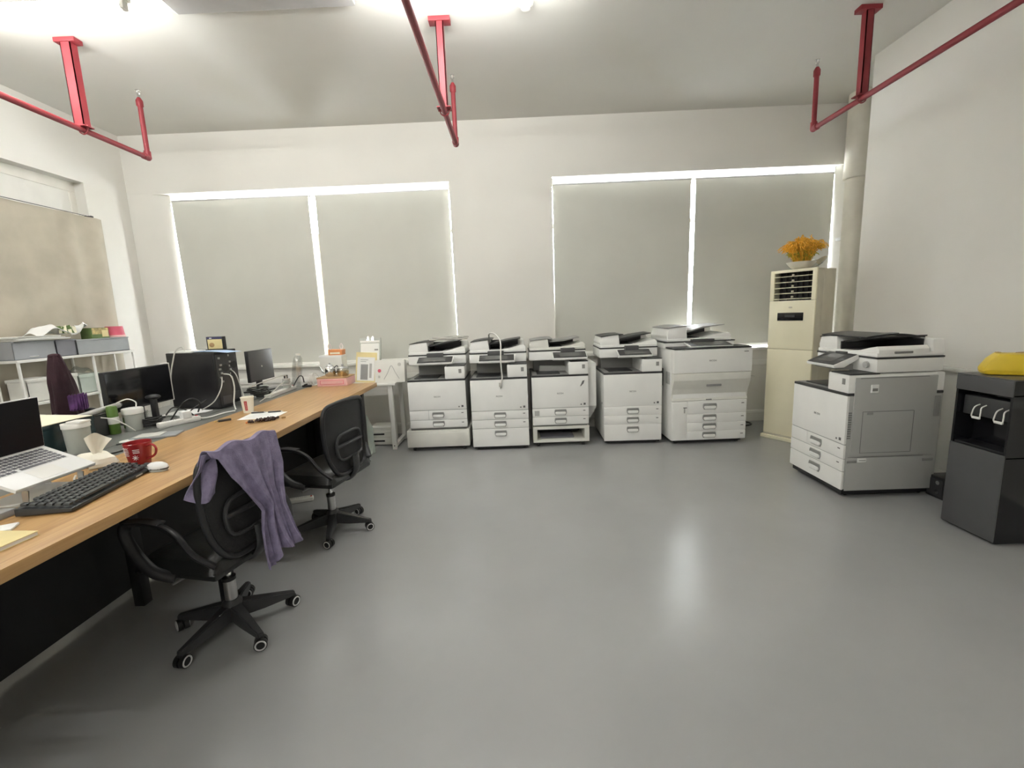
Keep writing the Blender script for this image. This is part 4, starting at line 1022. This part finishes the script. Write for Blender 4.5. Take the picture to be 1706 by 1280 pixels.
cable('cable', [(-2.12, 2.24, .753), (-2.04, 2.30, .754), (-1.98, 2.24, .754), (-1.97, 2.14, .754), (-2.0, 2.05, .754)], .004, 'cableb', 'black cable lying on the divider behind the tissue pack')
cable('cable', [(-1.86, 1.76, .753), (-1.80, 1.70, .754), (-1.74, 1.735, .760), (-1.72, 1.78, .772)], .004, 'cablew', 'short white cable end between laptop and keyboard')
cable('cable', [(-1.92, 1.42, .754), (-1.80, 1.45, .756), (-1.72, 1.52, .754), (-1.76, 1.60, .756), (-1.80, 1.67, .754)], .004, 'cable', 'grey cable winding on the desk under the laptop')
o = MB().bx(-1.80, -1.70, 1.30, 1.40, ZD, ZD+.022, 'clearg', .004).bx(-1.79, -1.73, 1.31, 1.39, ZD+.004, ZD+.016, 'cable').build('clear_case'); tag(o, 'flat clear plastic case on the desk under the laptop', 'case')
pts = [(-2.10+.06*math.cos(k*1.25)+.02*math.sin(k*2.7), 3.62+.09*math.sin(k*1.25)-.004*k, .757+.003*k) for k in range(30)]
cable('cable_tangle', pts, .0055, 'cableb', 'black cable tangle in front of the grey monitor', 4)
cable('cable', [(-2.16, 3.50, .85), (-2.05, 3.62, .89), (-2.02, 3.80, .90), (-2.03, 3.86, .87)], .0042, 'cable', 'grey cable arching in front of the grey monitor')
cable('cable', [(-1.99, 3.34, .757), (-1.98, 3.48, .79), (-2.0, 3.66, .83), (-2.03, 3.82, .85)], .004, 'cable', 'grey cable rising towards the stack of plugs')
t = thing('plug_stack', 'pale travel adapter with plugs at the foot of the grey monitor', 'adapter', (-2.13, 3.66, ZD), R(20))
MB().bx(-.03, .03, -.03, .03, 0, .09, 'frost', .006).build('body', t); MB().bx(-.02, .02, -.034, -.03, .02, .06, 'mid').build('socket', t)
t = thing('plug_tower', 'stack of pale plugs on the far power strip', 'adapter', (-2.04, 3.86, .781))
for k in range(4): MB().bx(-.028+.003*(k % 2), .028, -.022, .024, k*.022, k*.022+.019, 'cable' if k % 2 else 'frost', .005).build('plug', t)
for sx in (-.01, .012): MB().bx(sx-.004, sx+.004, -.006, .006, .086, .115, 'black').build('prong', t)
cable('cable', [(-2.0, 3.90, .79), (-1.985, 3.98, .86), (-2.0, 4.08, .85), (-2.01, 4.12, .79)], .005, 'cableb', 'black cable hoop by the far power strip')
t = thing('plastic_bottle', 'clear crumpled plastic bottle at the far end of the desk divider', 'bottle', (-2.10, 4.14, ZD))
MB().lathe([(0, 0), (.040, 0), (.045, .02), (.038, .07), (.045, .12), (.044, .22), (.038, .27), (.02, .30)], (0, 0, 0), 'clear', 20, Matrix.Rotation(R(10), 4, 'Y')).build('bottle', t)
MB().lathe([(.021, .0), (.021, .018), (0, .02)], (.052, 0, .292), 'ledge', 14).build('cap', t)
pts = [(-1.985+.002*k, 4.17+.03*math.sin(k*.9), .815+.052*math.cos(k*.9)) for k in range(24)]
cable('charger_cable', pts, .004, 'cablew', 'white cable coil standing at the far end of the divider', 4)
cable('cable', [(-1.99, 4.2, .86), (-1.94, 4.22, .86), (-1.91, 4.22, .82), (-1.91, 4.20, .757), (-1.95, 4.10, .755)], .004, 'cable', 'thin grey cable bending down beside the pink box')
o = MB().bx(-1.985, -1.905, 4.02, 4.05, .755, .775, 'cableb', .004).bx(-1.96, -1.95, 4.01, 4.06, .757, .785, 'cableb').build('binder_clips'); tag(o, 'small black clips beside the pink box', 'clip')

# ------------------------------------------------------------------ desk end: pink box with tea set
t = thing('gift_box', 'pink box with brown lid at the far end of the wooden desk', 'box', (-1.722, 4.06, ZD))
MB().bx(-.138, .138, 0, .22, 0, .074, 'pink', .003).build('box', t); MB().bx(-.14, .14, -.002, .222, .072, .084, 'brown', .002).build('lid', t)
MB().bx(-.11, .11, -.0015, 0, .018, .056, 'hotpink', .0005).bx(-.105, .105, -.002, -.001, .022, .052, 'pink').build('front_panel', t)
t = thing('teapot', 'silver teapot with curved spout on the pink box', 'teapot', (-1.765, 4.15, ZD+.084))
MB().lathe([(0, 0), (.040, 0), (.050, .02), (.054, .05), (.046, .085), (.030, .10), (0, .104)], (0, 0, 0), 'chrome', 24).build('body', t)
MB().lathe([(.030, .099), (.022, .110), (.006, .114), (.008, .124), (0, .128)], (0, 0, 0), 'steel', 18).build('lid', t)
MB().tube([(-.045, 0, .035), (-.070, 0, .045), (-.082, 0, .075), (-.098, 0, .098)], [.012, .010, .008, .006, .005], 'chrome', 8, 5).build('spout', t)
MB().tube([(.042, 0, .08), (.070, 0, .098), (.075, 0, .06), (.050, 0, .03)], .005, 'dark', 8, 5).build('handle', t)
t = thing('glass_teapot', 'glass pot with silver lid and gold tea, right of the silver teapot', 'teapot', (-1.645, 4.15, ZD+.084))
MB().lathe([(0, 0), (.045, 0), (.054, .02), (.056, .055), (.050, .075)], (0, 0, 0), 'clear', 24).build('glass', t); MB().lathe([(0, .002), (.044, .002), (.052, .02), (.053, .05), (0, .05)], (0, 0, 0), 'gold', 24).build('tea', t)
MB().lathe([(.060, .074), (.060, .079), (.03, .088), (.008, .092), (.012, .108), (0, .114)], (0, 0, 0), 'steel', 24).build('lid', t)

# white metal table beyond the desk
TZ = .70
tw = thing('white_table', 'small white metal table between the desk end and the leftmost copier', 'table', (0, 0, 0))
MB().bx(-2.12, -1.245, 4.44, 4.92, TZ-.022, TZ, 'ledge', .003).build('tabletop', tw)
for x in (-2.08, -1.305):
    for y in (4.48, 4.88): MB().bx(x-.022, x+.022, y-.022, y+.022, 0, TZ-.022, 'ledge', .002).build('leg', tw)
for x in (-2.08, -1.305): MB().bx(x-.02, x+.02, 4.50, 4.86, .02, .055, 'ledge', .002).build('foot_rail', tw); 
for y in (4.48, 4.88): MB().bx(-2.06, -1.33, y-.018, y+.018, TZ-.062, TZ-.022, 'ledge', .002).build('top_rail', tw)
for y in (4.455,): MB().cyl((-1.305, y, .04), (-1.305, y+.004, .04), .006, 'dark', seg=8).build('screw', tw)
t = thing('carton', 'white carton standing on the white table behind the teapot', 'box', (-1.90, 4.50, TZ))
MB().bx(-.115, .115, 0, .14, 0, .30, 'offwhite', .003).build('carton', t); MB().bx(-.116, .116, -.002, .14, .28, .302, 'paper', .002).build('lid', t)
t = thing('gift_bag', 'orange bag with white ribbon loops on top of the white carton', 'bag', (-1.855, 4.57, TZ+.302))
MB().prism([(-.07, 0), (.07, 0), (.075, .055), (-.07, .058)], 'y', -.05, .05, 'orange', .006).build('bag', t); MB().bx(-.05, .05, -.0525, -.05, .012, .03, 'paperc').build('label', t)
for sx in (-1, 1): MB().tube([(sx*.06, -.02, .055), (sx*.075, -.02, .085), (sx*.06, -.02, .115), (sx*.045, -.02, .085), (sx*.055, -.02, .055)], .005, 'print', 6, 4).build('ribbon', t)
# leaning files
def leaning(name, label, cat, x0, x1, h, yb, lean, m, th=.012, rz=0, shear=0):
    t = thing(name, label, cat, ((x0+x1)/2, yb, TZ), R(rz)); p = MB().bx(-(x1-x0)/2, (x1-x0)/2, -th, 0, 0, h, m, .002).build('board', t)
    p.rotation_euler = (R(-lean), R(shear), 0); return t, p
t, p = leaning('file_holder', 'pale clip file of papers leaning tall at the back of the white table', 'file', -1.70, -1.47, .46, 4.74, 14, 'frost', .02)
MB().bx(-.10, .10, -.024, -.021, .05, .40, 'paper').build('papers', p); MB().bx(-.105, .105, -.028, -.022, .405, .43, 'ledge', .002).build('spine_clip', p)
for x in (-.02, .03): MB().prism([(x-.015, .43), (x+.015, .43), (x+.004, .475), (x-.004, .475)], 'y', -.028, -.022, 'chrome').build('binder_clip', p)
MB().bx(.05, .09, -.026, -.024, .32, .335, 'mid').build('label', p)
t, p = leaning('framed_certificate', 'yellow-bordered poster with a dark block leaning in front of the pale clip file', 'poster', -1.69, -1.475, .315, 4.57, 10, 'papery', .012, shear=4)
MB().bx(-.092, .090, -.0135, -.012, .02, .265, 'paper').build('sheet', p); MB().bx(-.055, .02, -.0145, -.0135, .03, .19, 'mid').bx(.035, .06, -.0145, -.0135, .05, .20, 'trunk').build('picture', p)
g = MB()
for k in range(2): g.bx(-.06, .0+.02*k, -.0145, -.0135, .215+.018*k, .222+.018*k, 'pgrey')
g.build('text_lines', p)
t = thing('white_case', 'white case printed with a mountain line and red dot on the white table', 'case', (-1.312, 4.50, TZ+.0), R(-3))
cs = MB().bx(-.158, .158, 0, .08, 0, .235, 'offwhite', .010); cs = cs.build('case', t); cs.rotation_euler = (R(-8), 0, 0)
MB().tube([(-.06, -.001, .035), (-.02, -.001, .10), (.02, -.001, .175), (.06, -.001, .105), (.10, -.001, .04)], .0018, 'mid', 5, 5).build('mountain_line', cs)
MB().cyl((-.105, -.0015, .125), (-.105, .001, .125), .018, 'hotpink', seg=16).cyl((.105, -.0015, .185), (.105, .001, .185), .018, 'cable', seg=16).build('dots', cs)
MB().bx(-.12, -.10, -.0012, .001, .05, .075, 'cable').build('small_print', cs)
t = thing('paper_shredder', 'small white drawer unit on the floor under the white table', 'drawer unit', (-1.49, 4.62, 0))
MB().bx(-.12, .12, 0, .24, .008, .20, 'offwhite', .005).build('body', t)
for z in (.05, .125):
    dr = MB().bx(-.112, .112, -.006, .004, z-.032, z+.034, 'offwhite', .003).build('drawer', t); MB().bx(-.09, .04, -.009, -.005, z-.006, z+.012, 'black', .002).build('grip', dr)
for x in (-.1, .1): MB().bx(x-.012, x+.012, .02, .22, 0, .01, 'dark').build('foot', t)
def fb(u, v):
    a = u*2*math.pi; r = 1+.10*math.sin(a*5+v*4)+.06*math.sin(a*9-v*7); tp = 1-.55*max(0, v-.7)/.3
    return (-1.575+.085*r*tp*math.cos(a), 4.36+.065*r*tp*math.sin(a), .003+.385*v+.02*math.sin(a*3)*v)
o = MB().sheet(fb, 40, 22, 'mint').bx(-1.63, -1.52, 4.32, 4.40, .0, .02, 'mint').build('plastic_bag'); tag(o, 'pale crumpled plastic bag on the floor behind the second chair', 'bag')

# ------------------------------------------------------------------ left shelf
ts_ = thing('shelf_rack', 'white metal shelf rack in front of the beige curtain', 'shelf', (0, 0, 0))
SX0, SX1 = -4.10, -3.88
for z in (1.14, .79, .35): MB().bx(SX0, SX1, 3.41, 4.49, z-.022, z, 'ledge', .003).build('shelf_board', ts_)
for x in (SX0+.012, SX1-.012):
    for y in (3.422, 4.045, 4.475): MB().bx(x-.008, x+.008, y-.008, y+.008, 0, 1.118, 'ledge', .002).build('post', ts_)
def bin_(name, label, y0, y1, z0, z1, m, x0=-4.075, x1=-3.912, lid=None):
    t = thing(name, label, 'storage box', ((x0+x1)/2, (y0+y1)/2, z0)); a, c = (x1-x0)/2, (y1-y0)/2; h = z1-z0
    b = MB().bx(-a, a, -c, c, 0, .006, m).bx(-a, -a+.004, -c, c, 0, h, m).bx(a-.004, a, -c, c, 0, h, m).bx(-a, a, -c, -c+.004, 0, h, m).bx(-a, a, c-.004, c, 0, h, m); b.build('bin', t)
    for q0, q1 in ((a-.002, a+.006), (-a-.004, -a+.002)): MB().bx(q0, q1, -c-.004, c+.004, h-.012, h, m, .002).build('rim', t)
    if lid: MB().bx(-a-.006, a+.006, -c-.006, c+.006, h-.004, h+.018, lid, .005).build('lid', t)
    return t
bin_('plastic_bin', 'cloudy clear plastic bin at the left of the top shelf', 3.425, 3.745, 1.14, 1.285, 'clearg')
bin_('plastic_bin', 'dark grey plastic bin in the middle of the top shelf', 3.755, 3.925, 1.14, 1.282, 'greyd')
bin_('plastic_bin', 'light grey plastic bin at the right of the top shelf', 3.935, 4.47, 1.14, 1.275, 'grey')
o = MB().lathe([(0, 0), (.03, 0), (.07, .016), (.068, .018), (.03, .004), (0, .004)], (-3.97, 3.57, 1.146), 'ledge', 20).build('dish'); tag(o, 'white dish inside the cloudy clear bin', 'dish')
rn = random.Random(11)
for k in range(5):
    dx, a = rn.uniform(-.015, .015), rn.uniform(-5, 5)
    o = MB().bx(-.10, .105, -.21, .22-.02*k, 0, .006, 'paper' if k % 2 else 'ledge', .001).build('folder'); o.location = (-3.985+dx, 3.64+dx, 1.288+k*.0075); o.rotation_euler = (0, 0, R(a))
    tag(o, ('lowest', 'second lowest', 'middle', 'second highest', 'topmost')[k]+' pale folder of the flat stack on the cloudy clear bin', 'folder', 'flat folders stacked on the top shelf bins')
def fheap(x, y, z, s, sd, m):
    r = random.Random(sd); ph = [r.uniform(0, 6) for _ in range(6)]
    return MB().sheet(lambda u, v: (x+.075*(2*v-1)*s, y+.10*(2*u-1)*s, z+.07*s*(1-abs(2*u-1)**2)*(1-.5*abs(2*v-1))+.018*math.sin(u*9+ph[0])*math.sin(v*7+ph[1])), 14, 10, m, .002)
tag(fheap(-3.98, 3.77, 1.332, 1.25, 1, 'paper').build('paper_bag'), 'crumpled white paper bag on the folders', 'bag')
o = MB()
for k in range(7): o.quadpts([(-3.91, 3.80+k*.02, 1.335), (-3.905, 3.82+k*.022, 1.335), (-3.92, 3.84+k*.02-.03*(k % 2), 1.39+.008*(k % 3)), (-3.925, 3.815+k*.02-.04*(k % 2), 1.395)], .003, 'greend' if k % 2 else 'paperc')
tag(o.build('magazine_heap'), 'heap of dark-printed papers between the white bags', 'magazines')
tag(MB().sheet(lambda u, v: (-3.93-.10*v+.02*math.sin(6*u), 4.0+.09*u+.02*math.sin(v*8), 1.275+.15*math.sin(u*1.8+.4)*(1-.25*v)+.01*math.sin(v*11)), 12, 10, 'paper', .002).build('paper_bag'), 'white paper bag bulging next to the green carton', 'bag')
t = thing('carton', 'green and yellow printed carton standing in the light grey bin', 'box', (-3.97, 4.185, 1.148), R(4))
MB().bx(-.05, .05, -.09, .10, 0, .225, 'greend', .002).build('carton', t); MB().bx(.05, .0515, -.085, .095, .165, .222, 'photo').bx(.05, .052, .02, .09, .14, .20, 'papery').build('print', t)
t = thing('pink_tub', 'bright pink tub at the right end of the top shelf', 'tub', (-3.98, 4.41, 1.276))
MB().lathe([(0, 0), (.078, 0), (.068, .105), (0, .105)], (0, 0, 0), 'hotpink', 24).build('tub', t); MB().lathe([(.079, -.002), (.082, .0), (.080, .018), (.078, .018)], (0, 0, .002), 'pink', 24).build('rim', t)
MB().bx(-.06, .06, -.045, .045, -.004, .001, 'grey').build('lid', t)
bin_('lidded_box', 'white lidded box at the left of the second shelf', 3.47, 3.68, .79, .965, 'offwhite', lid='ledge')
bin_('lidded_box', 'white drawer box right of the maroon jacket on the second shelf', 3.79, 3.885, .79, .965, 'offwhite', lid='offwhite')
bin_('lidded_box', 'pale mint translucent box at the right of the second shelf', 3.90, 4.09, .79, .945, 'mint', lid='mint')
tag(fheap(-3.98, 3.98, .965, .9, 6, 'clear').build('plastic_bag'), 'crumpled clear bag on the mint box', 'bag')
o = MB().sph((-3.93, 3.83, 1.0), .02, 'black', (1, 1.3, .8)).build('small_tool'); tag(o, 'small black tool on the white drawer box', 'tool')

# jacket on the far chair
def fj(u, v):
    a = u*2*math.pi; k = min(1, v*2.2)**.7; rx = .028+.020*k+.005*v; ry = .028+.024*k+.045*v
    r = 1+.07*math.sin(a*6+v*3)+.04*math.sin(a*11-v*5)
    return (-3.125+rx*r*math.cos(a), 2.975+.025*v+ry*r*math.sin(a), 1.20-.42*v-.012*math.cos(2*a)*v)
j = MB().sheet(fj, 44, 24, 'jacket')
j.sph((-3.125, 2.975, 1.19), .032, 'jacket', (1, 1.1, .5))
oj = tag(j.build('jacket'), 'maroon jacket hung over the tall chair back in front of the shelf', 'jacket')
g = MB()
for k in range(7):
    a = -1.2+.35*k; g.sheet(lambda u, v, a=a: (-3.035+.03*math.cos(a)+.012*math.sin(9*u), 2.975+.06*math.sin(a)*.9+.03*u-.015, .92-.10*v+.01*math.sin(7*u)), 4, 5, 'purple', .002)
g.build('purple_lining', oj)
